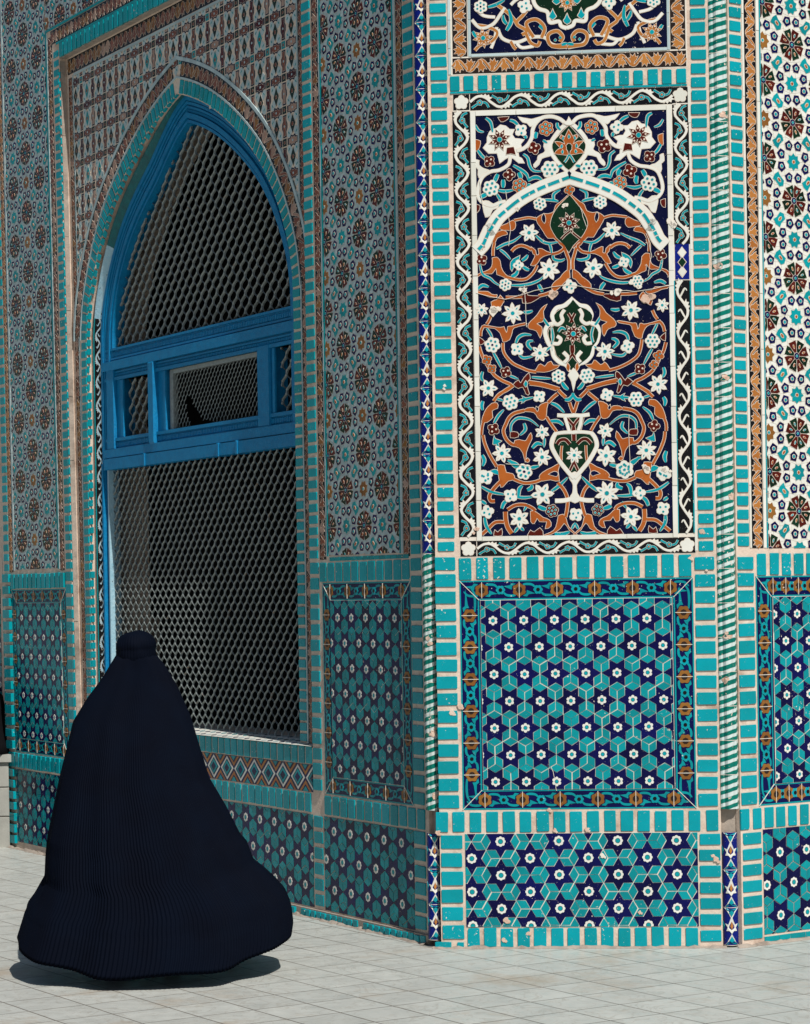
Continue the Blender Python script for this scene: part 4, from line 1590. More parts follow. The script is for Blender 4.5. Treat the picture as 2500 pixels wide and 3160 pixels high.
B('A', 'T', [(442, 658), (382, 690), (358, 740), (372, 792), (392, 742), (432, 702)], 3)
FL('A', 'star', 525, 455, 84)
FL('A', 'star', 700, 780, 92)
FL('A', 'round', 620, 200, 58)
FL('A', 'round', 315, 915, 54)
FL('A', 'bud', 430, 742, 48)
FL('A', 'bud', 885, 930, 60, one=True)
FL('A', 'bud', 105, 695, 54, col='M')
FL('A', 'lotus', 878, 368, 92, one=True, col='M')
S('A', 'M', 14, [(880, 445), (850, 475), (806, 512)], 4)
# second register
B('C', 'O', [(40, 48), (100, 58), (160, 58), (195, 84), (240, 88), (232, 106), (180, 108), (105, 78), (55, 70)], 3)
S('C', 'O', 20, [(320, 105), (390, 106), (470, 104)], 3)
S('C', 'O', 22, [(612, 98), (680, 80), (740, 50), (792, 8)], 3)
B('C', 'O', [(268, 92), (302, 130), (290, 162), (265, 192), (230, 190), (205, 212), (192, 150), (240, 130)], 3)
S('C', 'O', 20, [(190, 262), (172, 310), (148, 345)], 3)
B('C', 'O', [(128, 352), (200, 368), (270, 378), (302, 370), (312, 402), (330, 422), (336, 370), (370, 364), (490, 335), (485, 352), (392, 376), (372, 420), (350, 482), (302, 502), (288, 480), (268, 422), (220, 382), (130, 372)], 3)
S('C', 'O', 20, [(125, 360), (100, 400), (92, 452)], 3)
S('C', 'O', 20, [(295, 508), (300, 580), (330, 642), (382, 692), (450, 730), (522, 755), (590, 766)], 3)
B('C', 'O', [(580, 765), (600, 722), (626, 698), (660, 720), (690, 690), (720, 675), (738, 708), (790, 712), (740, 748), (660, 768)], 3)
B('C', 'O', [(682, 172), (640, 200), (602, 260), (540, 320), (514, 360), (530, 386), (570, 395), (602, 420), (622, 462), (636, 430), (636, 372), (590, 342), (640, 322), (656, 290), (650, 232)], 3)
S('C', 'O', 22, [(86, 545), (110, 622), (150, 692), (180, 752), (222, 802), (290, 850), (372, 886), (312, 930), (245, 975)], 3)
S('C', 'O', 22, [(525, 855), (640, 876), (740, 900), (792, 922)], 3)
FL('C', 'bud', 152, 662, 46, col='O')
FL('C', 'bud', 196, 740, 40, col='O')
FL('C', 'bud', 318, 770, 54, col='M')
B('C', 'M', [(385, 880), (430, 842), (450, 868), (482, 822), (522, 780), (532, 830), (502, 870), (526, 962), (500, 962), (470, 902), (430, 912)], 4)
B('C', 'T', [(495, 848), (512, 872), (495, 902), (480, 875)], 5)
B('C', 'M', [(470, 60), (500, 58), (512, 90), (560, 98), (622, 100), (580, 132), (540, 152), (470, 156)], 4)
B('C', 'M', [(85, 465), (130, 500), (90, 530)], 4)
for w, pts in ((18, [(150, 380), (180, 430), (206, 482)]), (24, [(410, 512), (430, 460), (480, 434), (545, 440)]), (26, [(545, 572), (510, 530), (522, 500), (562, 490)]),
               (20, [(432, 612), (470, 642), (562, 630)]), (18, [(665, 592), (716, 548)]), (20, [(205, 600), (242, 662), (282, 732)]), (18, [(345, 798), (432, 832)]),
               (18, [(545, 815), (630, 822), (718, 826)]), (30, [(818, 858), (845, 900), (872, 925)]), (24, [(112, 765), (105, 810), (122, 852)]), (24, [(478, 238), (520, 240), (560, 228)]),
               (20, [(640, 280), (690, 350), (700, 352)])):
    S('C', 'T', w, pts, 3, taper=True)
FL('C', 'round', 200, 530, 66)
FL('C', 'star', 380, 250, 92)
FL('C', 'star', 620, 602, 84)
FL('C', 'bud', 420, 568, 58)
FL('C', 'round', 785, 810, 64)
FL('C', 'star', 165, 912, 86)
FL('C', 'star', 105, 220, 62)
# middle medallion
S('C', 'W', 30, [(913, 118), (840, 180), (768, 205), (730, 270), (748, 330), (690, 362), (668, 420), (690, 500), (728, 560), (742, 630), (800, 684), (850, 704), (900, 765)], 3)
B('C', 'G', [(913, 130), (862, 190), (800, 215), (748, 268), (760, 320), (790, 345), (720, 372), (694, 420), (712, 500), (748, 545), (768, 622), (820, 672), (862, 705), (916, 775),
             (970, 705), (1012, 672), (1064, 622), (1084, 545), (1120, 500), (1138, 420), (1112, 372), (1042, 345), (1072, 320), (1084, 268), (1032, 215), (970, 190)], 3.4, one=True)
S('C', 'W', 24, [(838, 215), (812, 262), (818, 312), (782, 348), (742, 338)], 4)
S('C', 'W', 24, [(770, 448), (802, 482), (782, 520), (735, 520)], 4)
S('C', 'W', 26, [(830, 590), (866, 640), (838, 690)], 4)
FL('C', 'lotus', 916, 432, 92, one=True, col='M')
S('C', 'M', 18, [(915, 530), (915, 590), (885, 640), (848, 690)], 4)
S('C', 'M', 18, [(915, 330), (890, 280), (872, 252)], 4)
S('C', 'T', 18, [(718, 380), (736, 450), (722, 520)], 4)
S('C', 'T', 22, [(778, 415), (810, 380), (852, 398)], 4, taper=True)
B('C', 'O', [(865, 692), (885, 720), (875, 762), (855, 730)], 4)
B('C', 'W', [(918, 735), (890, 770), (872, 802), (902, 850), (918, 935), (934, 850), (964, 802), (946, 770)], 5, one=True)
# third register
S('E', 'O', 22, [(382, 28), (330, 62), (262, 110), (208, 165)], 3)
B('E', 'O', [(195, 188), (240, 184), (246, 226), (196, 250), (202, 310), (150, 352), (108, 346), (130, 270), (160, 220)], 3)
S('E', 'O', 20, [(125, 345), (106, 400), (106, 465)], 3)
S('E', 'O', 22, [(118, 468), (130, 540), (172, 642), (236, 748)], 3)
S('E', 'O', 22, [(530, 8), (640, 30), (772, 62)], 3)
S('E', 'O', 24, [(780, 68), (812, 95), (848, 135)], 3)
S('E', 'O', 24, [(780, 100), (740, 135), (695, 175)], 3)
B('E', 'O', [(478, 250), (510, 230), (560, 225), (590, 240), (622, 205), (650, 188), (692, 178), (680, 232), (672, 310), (640, 332), (600, 312), (570, 266), (500, 258)], 3.2)
S('E', 'O', 24, [(480, 252), (400, 270), (350, 310), (320, 370), (300, 432), (322, 502), (372, 548), (405, 552)], 3)
B('E', 'O', [(398, 515), (440, 508), (490, 522), (512, 490), (540, 452), (548, 500), (522, 552), (500, 622), (492, 702), (470, 622), (440, 582), (395, 562)], 3.2)
FL('E', 'dotO', 510, 690, 1) if False else B('E', 'O', [(510, 672), (528, 690), (510, 708), (492, 690)], 3)
S('E', 'O', 20, [(680, 308), (722, 370), (765, 435)], 3)
S('E', 'O', 22, [(878, 175), (895, 220), (914, 265)], 3)
B('E', 'N', [(590, 215), (608, 232), (600, 255), (586, 240)], 4)
for w, pts in ((20, [(362, 435), (370, 370), (420, 324), (480, 318), (540, 340), (605, 392)]), (24, [(478, 365), (490, 420), (440, 472)]), (20, [(425, 160), (490, 148), (565, 134)]),
               (18, [(238, 150), (302, 166)]), (24, [(718, 180), (770, 210), (835, 268)]), (28, [(715, 345), (780, 344), (825, 382)]), (28, [(838, 150), (885, 148), (924, 98)]),
               (20, [(660, 498), (660, 572)]), (28, [(556, 582), (600, 542), (645, 552)]), (22, [(218, 362), (250, 300), (305, 245)]), (18, [(238, 535), (258, 575)]),
               (22, [(336, 690), (400, 718), (435, 742)]), (30, [(108, 640), (128, 690), (118, 745)]), (28, [(118, 165), (108, 205), (118, 248)]), (24, [(538, 755), (575, 750), (610, 738)]),
               (24, [(170, 800), (225, 780), (255, 822)])):
    S('E', 'T', w, pts, 3, taper=True)
B('E', 'T', [(215, 468), (228, 500), (280, 520), (238, 542), (205, 546)], 3)
B('E', 'T', [(460, 120), (476, 150), (455, 186), (505, 150)], 3)
FL('E', 'round', 360, 175, 68)
FL('E', 'bud', 615, 125, 56)
FL('E', 'star', 285, 628, 90)
FL('E', 'star', 640, 442, 66)
FL('E', 'star', 640, 662, 88)
FL('E', 'round', 485, 792, 66)
FL('E', 'bud', 150, 832, 60)
FL('E', 'bud', 210, 415, 56, col='M')
B('E', 'M', [(360, 440), (420, 442), (428, 482), (362, 488)], 4)
# vase
B('E', 'G', [(840, 305), (925, 305), (1010, 305), (978, 440), (872, 440)], 3, one=True, smooth=False)
B('E', 'G', [(770, 468), (925, 455), (1080, 468), (1110, 560), (1080, 650), (990, 770), (925, 845), (860, 770), (770, 650), (742, 560)], 3, one=True)
S('E', 'W', 26, [(772, 292), (850, 296), (925, 292)], 5)
S('E', 'W', 22, [(842, 306), (858, 370), (876, 432)], 5)
S('E', 'W', 22, [(752, 455), (840, 442), (925, 440)], 5)
S('E', 'W', 30, [(762, 452), (730, 502), (722, 560), (744, 625), (802, 712), (882, 802), (925, 850)], 5)
S('E', 'M', 20, [(848, 308), (890, 350), (925, 402), (925, 520)], 4)
S('E', 'M', 26, [(768, 548), (800, 512), (845, 505), (888, 545)], 4)
S('E', 'O', 16, [(812, 558), (812, 630), (806, 692)], 4)
FL('E', 'star', 925, 645, 74, one=True)
S('E', 'M', 18, [(925, 700), (888, 780)], 4)
# lowest register
B('G', 'O', [(368, 40), (420, 38), (432, 90), (482, 100), (492, 140), (450, 152), (420, 182), (395, 198), (382, 130)], 3)
S('G', 'O', 22, [(402, 150), (342, 210), (310, 262), (320, 300), (350, 300)], 3)
S('G', 'O', 18, [(488, 142), (560, 165), (640, 160), (695, 142)], 3)
B('G', 'O', [(678, 122), (700, 90), (770, 55), (828, 22), (812, 80), (822, 152), (760, 142), (700, 152)], 3)
B('G', 'N', [(748, 105), (785, 85), (812, 95), (800, 120)], 4)
S('G', 'O', 20, [(815, 168), (862, 220), (886, 290), (880, 360), (866, 415)], 3)
B('G', 'O', [(818, 410), (850, 398), (872, 430), (892, 492), (962, 552), (900, 512), (860, 462), (830, 502), (800, 522), (760, 546), (700, 552), (760, 532), (800, 492)], 3.2)
S('G', 'O', 20, [(440, 362), (500, 330), (570, 330), (622, 350), (645, 375)], 3)
S('G', 'O', 28, [(428, 378), (430, 440), (442, 492), (474, 535)], 3)
S('G', 'O', 20, [(420, 455), (350, 460), (302, 500), (252, 545)], 3)
B('G', 'O', [(613, 375), (650, 378), (702, 420), (752, 440), (762, 482), (722, 502), (732, 452), (680, 450), (660, 422), (640, 462), (615, 450)], 3.2)
for w, pts in ((22, [(458, 0), (500, 40), (542, 56)]), (20, [(615, 55), (675, 44)]), (18, [(248, 192), (330, 235), (435, 256)]), (18, [(498, 270), (560, 276), (635, 272)]),
               (24, [(522, 268), (530, 212), (552, 188)]), (26, [(588, 222), (620, 205), (620, 178)]), (24, [(398, 355), (420, 312), (452, 288)]), (16, [(592, 318), (560, 372)]),
               (28, [(668, 340), (700, 355), (732, 362)]), (20, [(765, 230), (820, 190), (882, 125)]), (16, [(915, 505), (938, 460)]), (26, [(788, 540), (850, 546), (902, 528)]),
               (20, [(538, 488), (565, 515)]), (20, [(520, 488), (490, 535)]), (22, [(278, 418), (286, 482), (325, 545)]), (20, [(328, 80), (372, 102)]), (22, [(255, 300), (290, 322)])):
    S('G', 'T', w, pts, 3, taper=True)
FL('G', 'round', 565, 85, 64)
FL('G', 'star', 700, 252, 86)
FL('G', 'bud', 465, 260, 50)
FL('G', 'bud', 295, 380, 54)
FL('G', 'star', 530, 430, 72)
FL('G', 'bud', 280, 125, 58)
FL('G', 'bud', 945, 400, 50, one=True)
FL('G', 'round', 770, 372, 48, col='M')
B('G', 'M', [(342, 552), (352, 515), (372, 530), (400, 505), (402, 552)], 4)
B('G', 'M', [(590, 552), (612, 515), (640, 530), (682, 498), (705, 552)], 4)
B('G', 'W', [(937, 85), (892, 112), (908, 150), (926, 182), (922, 242), (898, 282), (938, 315), (976, 282), (952, 242), (948, 182), (966, 150), (982, 112)], 4, one=True)
S('G', 'W', 26, [(792, 298), (850, 296), (905, 285)], 4)
FLORAL = mb.build('floral_panel', FWALL)
# borders of the floral panel
mb = MB()
white_vine_p(FWALL, along_v(F0, -.464), 1.945, 3.955, .082, .168, base=.001)
white_vine_p(FWALL, along_v(F0, .566), 3.30, 3.955, .076, .165, base=.001)
white_vine_p(FWALL, along_v(F0, .562), 1.945, 3.13, .070, .19, base=.001, flowers=False)
for a, c in ((.523, .528), (.597, .603)):
    bar_p(FWALL, F0, a, c, 1.945, 3.13, 'turquoise', .005, .27)
mb = MB()
mb.prism(F0, rect(.530, .596, 3.135, 3.30), -.01, .002, 'cobalt', .3)
for v, k in ((3.17, 'white'), (3.215, 'bottle'), (3.26, 'white')):
    mb.inlay(F0, [(.563 - .018, v), (.563, v - .024), (.563 + .018, v), (.563, v + .024)], 3, k, out=.003)
mb.build('lotus_tile', FWALL)
white_vine_p(FWALL, along_u(F0, 1.888), -.42, .53, .070, .19, base=.001)
white_vine_p(FWALL, along_u(F0, 3.998), -.42, .53, .078, .185, base=.001)
for u, v in ((-.462, 1.888), (.566, 1.888), (-.462, 3.998), (.566, 3.998)):
    mb = MB()
    mb.prism(F0, rect(u - .038, u + .038, v - .036, v + .038), -.01, .0015, 'black', .4)
    mb.inlay(F0, lobed(u, v, .034, 5, .25, .3, 4), 3, 'white', out=.002)
    mb.build('corner_tile', FWALL)
mb = MB()
mb.build('vine_border', FWALL)

# upper panel, cut by the top edge of the photo
mb = MB()
mb.prism(F0, rect(-.508, .602, 4.128, 5.55), -.02, .0006, 'grout', .4)
leaf_vine_p(FWALL, along_u(F0, 4.170), -.50, .597, .074, .115, ground='umber', base=.001)
leaf_vine_p(FWALL, along_v(F0, -.464), 4.215, 5.55, .070, .115, ground='umber', base=.001)
leaf_vine_p(FWALL, along_v(F0, .560), 4.215, 5.55, .070, .115, ground='umber', base=.001)
for (a, c, e_, f_) in ((-.424, -.412, 4.212, 5.55), (.510, .522, 4.212, 5.55), (-.412, .510, 4.212, 4.224)):
    bar_p(FWALL, F0, a, c, e_, f_, 'paleblue', .004, .2)
mb.prism(F0, rect(-.412, .510, 4.226, 5.55), -.01, .0012, 'midnight', .4)
B('U', 'G', [(325, -60), (335, 5), (352, 30), (390, 42), (396, 82), (430, 76), (442, 96), (463, 102), (484, 96), (496, 76), (530, 82), (536, 42), (574, 30), (590, 5), (600, -60)], 3, one=True)
S('U', 'W', 12, [(322, -40), (330, 10), (350, 36), (384, 50), (392, 88), (428, 86), (440, 104), (463, 112)], 4)
for x, y in ((405, 60), (462, 78), (420, 0)):
    B('U', 'T', [(x, y - 22), (x + 8, y - 4), (x + 14, y + 6), (x, y + 18), (x - 14, y + 6), (x - 8, y - 4)], 5, out=.003)
FL('U', 'lotus', 463, 12, 34, one=True, col='A')
for w, pts in ((11, [(318, 20), (290, 60), (262, 92), (300, 122), (285, 140)]), (11, [(262, 92), (230, 55), (180, 15)]), (12, [(445, 182), (400, 180), (384, 152), (396, 130), (425, 126), (444, 145), (436, 166)]),
               (11, [(300, 130), (318, 170), (345, 180), (355, 165)]), (10, [(108, 100), (150, 108), (185, 130), (165, 165), (120, 178), (98, 200)]), (11, [(463, 186), (430, 186), (400, 182)]),
               (10, [(240, 165), (250, 185), (262, 195)]), (12, [(330, 150), (300, 95), (340, 80), (372, 110), (360, 150)])):
    S('U', 'A', w, pts, 3)
for w, pts in ((10, [(86, 78), (120, 110), (165, 100), (195, 62), (215, 30)]), (10, [(188, 118), (208, 152), (260, 170), (322, 150), (372, 150), (405, 178), (463, 190)]), (9, [(182, 108), (176, 150), (160, 192)]),
               (9, [(262, 172), (285, 190), (330, 182)]), (9, [(98, 30), (130, 60), (178, 70)]), (9, [(240, 20), (262, 0), (300, -20)])):
    S('U', 'W', w, pts, 3)
for w, pts in ((14, [(222, 122), (240, 82), (232, 38)]), (12, [(225, 95), (212, 80), (208, 60)]), (14, [(350, 100), (372, 120), (366, 140)]), (12, [(440, 180), (463, 172)]), (12, [(88, 125), (104, 150)]), (12, [(150, 30), (180, 20), (215, 0)])):
    S('U', 'T', w, pts, 3, taper=True)
FL('U', 'lotus', 130, 152, 38, col='A')
FL('U', 'round', 120, 28, 26)
FL('U', 'bud', 295, 25, 28)
for x, y in ((435, 150), (415, 160)):
    B('U', 'T', [(x, y - 6), (x + 6, y), (x, y + 6), (x - 6, y)], 5, out=.001)
mb.build('scroll_panel', FWALL)

# ------------------------------------------------------------------ right wall
mb = MB()
brick_col_p(RWALL, R0, .020, .092, 1.87, 6.2, .0640, .017)
brick_col_p(RWALL, R0, .018, .118, .655, 1.84, .0785, .020)
brick_row_p(RWALL, R0, .130, 1.25, 1.742, 1.845, .0785, .020)
brick_row_p(RWALL, R0, .0, 1.30, .549, .645, .0785, .020)
brick_col_p(RWALL, R0, .022, .140, .02, .545, .079, .021)
brick_col_p(RWALL, R0, 1.26, 1.36, .02, 6.2, .0785, .020)
bar_p(RWALL, R0, .15, 1.2, .012, .036, 'teal', .003, .09)
mb.build('brick_border', RWALL)
mb = MB()
leaf_vine_p(RWALL, along_v(R0, .148), 1.87, 6.2, .070, .118, base=.001)
mb.build('leaf_border', RWALL)
mb = MB()
bar_p(RWALL, R0, .186, .204, 1.87, 6.2, 'white', .004, .3)
bar_p(RWALL, R0, .206, .213, 1.87, 6.2, 'turquoise', .004, .14)
bar_p(RWALL, R0, .098, .110, 1.87, 6.2, 'white', .003, .3)
mb.build('glazed_strip', RWALL)
mb = MB()
rosette_panel_p(RWALL, R0, .216, 1.24, 1.868, 6.0, .187, .1855, .416, 4.272, outl=.0014, brown=1)
mb.build('rosette_mosaic', RWALL)
mb = MB()
tile_border_p(RWALL, R0, .130, 1.25, .655, 1.738, .098, .08, .165)
mb.build('tile_border', RWALL)
mb = MB()
star_panel_p(RWALL, R0, .236, 1.144, .752, 1.640, .1495, .389, 1.555, base=.003, sq=.985)
star_panel_p(RWALL, R0, .150, 1.25, .045, .543, .172, .257, .428, ring=True)
mb.build('star_tile_panel', RWALL)


# ------------------------------------------------------------------ corner columns
def cyl(cx, cy, r, flute=0., nf=7):
    def mp(a, v, h):
        t = a / r
        q = r + h + flute * abs(math.cos(nf * t / 2 + .4))
        return (cx + q * math.sin(t), cy - q * math.cos(t), v)
    return mp


def striped(mb, mp, r, v0, v1, pitch, slope, amax, joint=.16):
    na = 28
    A = [-amax + 2 * amax * i / na for i in range(na + 1)]
    for i in range(na):
        mb.face([mp(A[i], v0, 0), mp(A[i + 1], v0, 0), mp(A[i + 1], v1, 0), mp(A[i], v1, 0)], 'stripewhite', .4)
    v = v0 - slope * amax
    k = 0
    while v < v1 + slope * amax:
        t = RND.random()
        o1, o2 = RND.uniform(-.002, .002), RND.uniform(-.002, .002)
        for i in range(na):
            j1, j2 = (RND.uniform(-.0012, .0012) for _ in '12')
            a, c = A[i], A[i + 1]
            q = [(a, v + slope * a + o1), (c, v + slope * c + o1), (c, v + slope * c + pitch * .54 + o2), (a, v + slope * a + pitch * .54 + o2)]
            q = clip(q, -9, 9, v0, v1)
            if q:
                mb.face([mp(x, y, .0008) for x, y in q], 'stripe', t)
        v += pitch
    n = round((v1 - v0) / joint)
    for k in range(1, n):
        vv = v0 + (v1 - v0) * k / n
        for i in range(na):
            mb.face([mp(A[i], vv - .0015, .0012), mp(A[i + 1], vv - .0015, .0012), mp(A[i + 1], vv + .0015, .0012), mp(A[i], vv + .0015, .0012)], 'grout', .5)


def lotus_col(mb, mp, r, v0, v1, per, amax):
    na = 14
    A = [-amax + 2 * amax * i / na for i in range(na + 1)]
    n = max(1, round((v1 - v0) / per))
    per = (v1 - v0) / n
    q = per / .157
    for k in range(n):
        b_ = v0 + k * per
        for i in range(na):
            mb.face([mp(A[i], b_ + .0012, 0), mp(A[i + 1], b_ + .0012, 0), mp(A[i + 1], b_ + per - .0012, 0), mp(A[i], b_ + per - .0012, 0)], 'cobalt', RND.random() if i == 0 else .4)
            mb.face([mp(A[i], b_ - .0012, .0004), mp(A[i + 1], b_ - .0012, .0004), mp(A[i + 1], b_ + .0012, .0004), mp(A[i], b_ + .0012, .0004)], 'grout', .5)
        w = .034 * min(1, amax / .05)

        def pc(pts, ly, mat, out=0.):
            mb.inlay(mp, [(x, b_ + y * q) for x, y in pts], ly, mat, RND.random() * .5, out=out)
        # joint motifs below and above, lotus in the middle
        for sgn, y0 in ((1, .002), (-1, .155)):
            pc([(-w, y0), (w, y0), (w * .55, y0 + sgn * .014), (0, y0 + sgn * .046), (-w * .55, y0 + sgn * .014)], 2, 'white')
            pc([(-w * .75, y0 + sgn * .001), (w * .75, y0 + sgn * .001), (w * .5, y0 + sgn * .009), (0, y0 + sgn * .008), (-w * .5, y0 + sgn * .009)], 3, 'turquoise')
            pc([(0, y0 + sgn * .036), (w * .34, y0 + sgn * .018), (0, y0 + sgn * .010), (-w * .34, y0 + sgn * .018)], 3, 'turquoise')
        pc([(0, .048), (w * .28, .060), (w * .75, .060), (w * .55, .074), (w * .9, .090), (w * .45, .086), (w * .30, .098), (0, .122), (-w * .30, .098), (-w * .45, .086), (-w * .9, .090), (-w * .55, .074), (-w * .75, .060), (-w * .28, .060)], 2, 'white')
        pc([(0, .066), (w * .2, .080), (0, .100), (-w * .2, .080)], 3, 'amber')
        for sx in (-1, 1):
            pc([(sx * w * 1.5, .060), (sx * w * 1.05, .080), (sx * w * 1.5, .100)], 2, 'turquoise')


cc1 = (.121, 11.512)
mb = MB()
mp1 = cyl(cc1[0], cc1[1], .034, .0035, 8)
striped(mb, mp1, .034, .650, 1.868, .0385, .34, .085)
mpl = cyl(cc1[0], cc1[1], .036)
lotus_col(mb, mpl, .036, 1.870, 6.6, .157, .080)
lotus_col(mb, mpl, .036, .035, .540, .165, .080)
mb.build('corner_column', BLD, 'slim corner column of blue lotus tiles with a green and white spiral section')
mb = MB()
cc2 = (1.505, 11.352)
mp2 = cyl(cc2[0], cc2[1], .042, .010, 8)
striped(mb, mp2, .042, .650, 6.6, .0385, .36, .105)
lotus_col(mb, cyl(cc2[0], cc2[1] + .006, .036), .036, .010, .540, .165, .080)
mb.build('corner_column', BLD, 'fluted corner column with green and white spiral stripes')
mb = MB()
e3 = LS0(5.66, 1.0, -.055)
mp3 = cyl(e3[0], e3[1], .045, .002)
striped(mb, mp3, .045, .60, 1.86, .0375, .42, .10)
lotus_col(mb, cyl(e3[0], e3[1], .045), .045, 1.865, 6.6, .157, .10)
mb.build('corner_column', BLD)
mb = MB()
mb.prism(L0, rect(5.70, 7.2, -.05, TOP), -.6, -.02, 'mortar', .5)
FARW = mb.build('wall', BLD)
mb = MB()
Lx = LW.at(.02)
star_panel_p(FARW, Lx, 5.74, 7.0, .65, 1.75, .156, 6.0, 1.5)
mb.build('star_tile_panel', FARW)

# ------------------------------------------------------------------ lost glaze, patched plaster, base fillet
def patch(mb, mp, u, v, r, mat, h=.004, n=11):
    P = [(u + r * RND.uniform(.55, 1.2) * math.cos(2 * pi * k / n), v + r * RND.uniform(.5, 1.1) * math.sin(2 * pi * k / n)) for k in range(n)]
    mb.prism(mp, P, -.003, h, mat, RND.random(), bev=.0008)


def crack(mb, mp, pts, w=.0022, h=.0075, mat='grout'):
    q = []
    for (a, b_), (c, d_) in zip(pts, pts[1:]):
        for k in range(4):
            q.append((a + (c - a) * k / 4 + RND.uniform(-.003, .003), b_ + (d_ - b_) * k / 4 + RND.uniform(-.003, .003)))
    q.append(pts[-1])
    mb.stroke(mp, q, w, h / .0011, mat, out=0, n=1)


mb = MB()
for (x, y, r, m_) in ((1900, 905, 16, 'grout'), (2000, 920, 22, 'chip'), (1960, 880, 14, 'grout'), (1530, 960, 20, 'grout'), (1700, 905, 20, 'chip'), (1610, 900, 14, 'grout'), (1480, 770, 18, 'grout'), (2070, 690, 20, 'grout'),
                      (1600, 640, 10, 'grout'), (1990, 1440, 16, 'grout'), (1470, 1640, 10, 'chip'), (2060, 1450, 14, 'grout'), (1750, 640, 10, 'grout')):
    u, v = FW.px(x, y)
    for k in range(3):
        patch(mb, F0, u + RND.uniform(-.02, .02), v + RND.uniform(-.015, .015), r * PM * RND.uniform(.4, .9), m_, .0082)
for pts in ([(1470, 905), (1560, 925), (1650, 895), (1760, 880), (1850, 895), (1960, 900), (2080, 880)], [(1620, 880), (1625, 1010)], [(1560, 590), (1575, 700), (1570, 760)], [(1940, 1280), (1945, 1460)], [(1830, 560), (1900, 610)], [(1790, 640), (1810, 700)],
            [(1995, 720), (2010, 790), (2000, 850)], [(1700, 1000), (1705, 1080)], [(1560, 1430), (1640, 1440)], [(1480, 560), (1490, 640)]):
    crack(mb, F0, [FW.px(*p) for p in pts])
mb.build('plaster_patch', FWALL)
mb = MB()
for (x, y, r, m_) in ((1562, 2840, 11, 'chip'), (1555, 2900, 9, 'chip'), (1712, 2563, 8, 'chip'), (1812, 2560, 9, 'chip'), (1695, 2500, 7, 'chip'), (2208, 2652, 11, 'chip'), (2200, 2640, 7, 'chip'), (1975, 2815, 7, 'chip'), (1420, 2180, 10, 'chip'),
                      (1395, 2200, 10, 'mortar'), (1352, 2570, 9, 'chip'), (1860, 2640, 9, 'grout'), (2130, 1722, 8, 'mortar'), (1630, 2880, 7, 'chip'), (2165, 1640, 9, 'mortar'), (2180, 1760, 4, 'mortar'), (1372, 1190, 5, 'white'), (1370, 1200, 5, 'white')):
    u, v = FW.px(x, y)
    patch(mb, F0, u, v, r * PM, m_, .0078)
    patch(mb, F0, u + r * PM * .7, v - r * PM * .5, r * PM * .6, m_, .0079)
crack(mb, F0, [FW.px(*p) for p in ((1700, 2365), (1712, 2400), (1718, 2440))], h=.006)
crack(mb, F0, [FW.px(*p) for p in ((1665, 1880), (1664, 1910))], h=.006, mat='black')
mb.build('chipped_glaze', FWALL)
mb = MB()
for mp_, r_, spots in ((mp2, .044, ((2.66, .01), (1.47, .0), (1.25, -.01), (2.1, .03), (3.2, -.02), (3.9, .02))), (mp1, .034, ((1.02, .0), (1.05, .015), (1.45, -.01), (.72, .01)))):
    for v, a in spots:
        for k in range(3):
            patch(mb, mp_, a + RND.uniform(-.01, .01), v + RND.uniform(-.02, .02), RND.uniform(.007, .016), 'chip', .003)
mb.build('chipped_glaze', BLD)


def fillet(mp, u0, u1, parent):
    """rough mortar where the wall meets the paving"""
    m_ = MB()
    n = int((u1 - u0) / .03)
    prev = None
    for i in range(n + 1):
        u = u0 + (u1 - u0) * i / n
        hgt, dep = RND.uniform(.006, .018), RND.uniform(.012, .032)
        cur = [mp(u, hgt, .0005), mp(u, hgt * .7, dep * .5), mp(u, .0005, dep)]
        if prev:
            for a in range(2):
                m_.face((prev[a], prev[a + 1], cur[a + 1], cur[a]), 'greymortar', .5)
        prev = cur
    m_.build('base_mortar', parent, smooth=True)


fillet(F0, -.66, .72, FWALL)
fillet(R0, -.02, 1.4, RWALL)
fillet(lambda u, v, h: L0(u, v, h + .02), -.04, 5.6, LWALL)


# ------------------------------------------------------------------ stone ledge at the far left
mb = MB()
LX = lambda u, v, h: (-4.4 + u, 16.36 - h, v)
for j, (v0, v1) in enumerate(((-.02, .205), (.211, .405), (.411, .575))):
    x = -.3 * j
    while x < 1.70:
        w = .62
        a, c = max(0, x), min(1.70, x + w)
        if c - a > .03:
            mb.prism(LX, rect(a + .003, c - .003, v0, v1), -.85, RND.uniform(-.003, .003), 'ledge', RND.random(), bev=.004)
        x += w
mb.prism(LX, rect(-.01, 1.72, .578, .630), -.86, .025, 'ledge', .4, bev=.012)
mb.prism(LX, rect(.004, 1.69, -.02, .577), -.84, -.012, 'greymortar', .4)
led = mb.build('stone_ledge')
led['label'] = 'low grey stone block ledge at the left edge beside the far corner'
led['category'] = 'ledge'


# ------------------------------------------------------------------ figures
def robe_mesh(name, rings, mats, parent, label=None, cap=True):
    """closed smooth skin through rings of equal length"""
    me = bpy.data.meshes.new(name)
    n = len(rings[0])
    o3 = parent_offset(parent)
    V = [(x - o3[0], y - o3[1], z - o3[2]) for r in rings for x, y, z in r]
    Fc = []
    for i in range(len(rings) - 1):
        for k in range(n):
            k2 = (k + 1) % n
            Fc.append((i * n + k, i * n + k2, (i + 1) * n + k2, (i + 1) * n + k))
    if cap:
        c = len(V)
        V.append(tuple(sum(V[k][j] for k in range(n)) / n for j in range(3)))
        for k in range(n):
            Fc.append((c, (k + 1) % n, k))
    me.from_pydata(V, [], Fc)
    me.polygons.foreach_set('use_smooth', [True] * len(Fc))
    me.materials.append(MATS[mats])
    me.update()
    o = bpy.data.objects.new(name, me)
    COL.objects.link(o)
    o.parent = parent
    if label:
        o['label'] = label
    return o


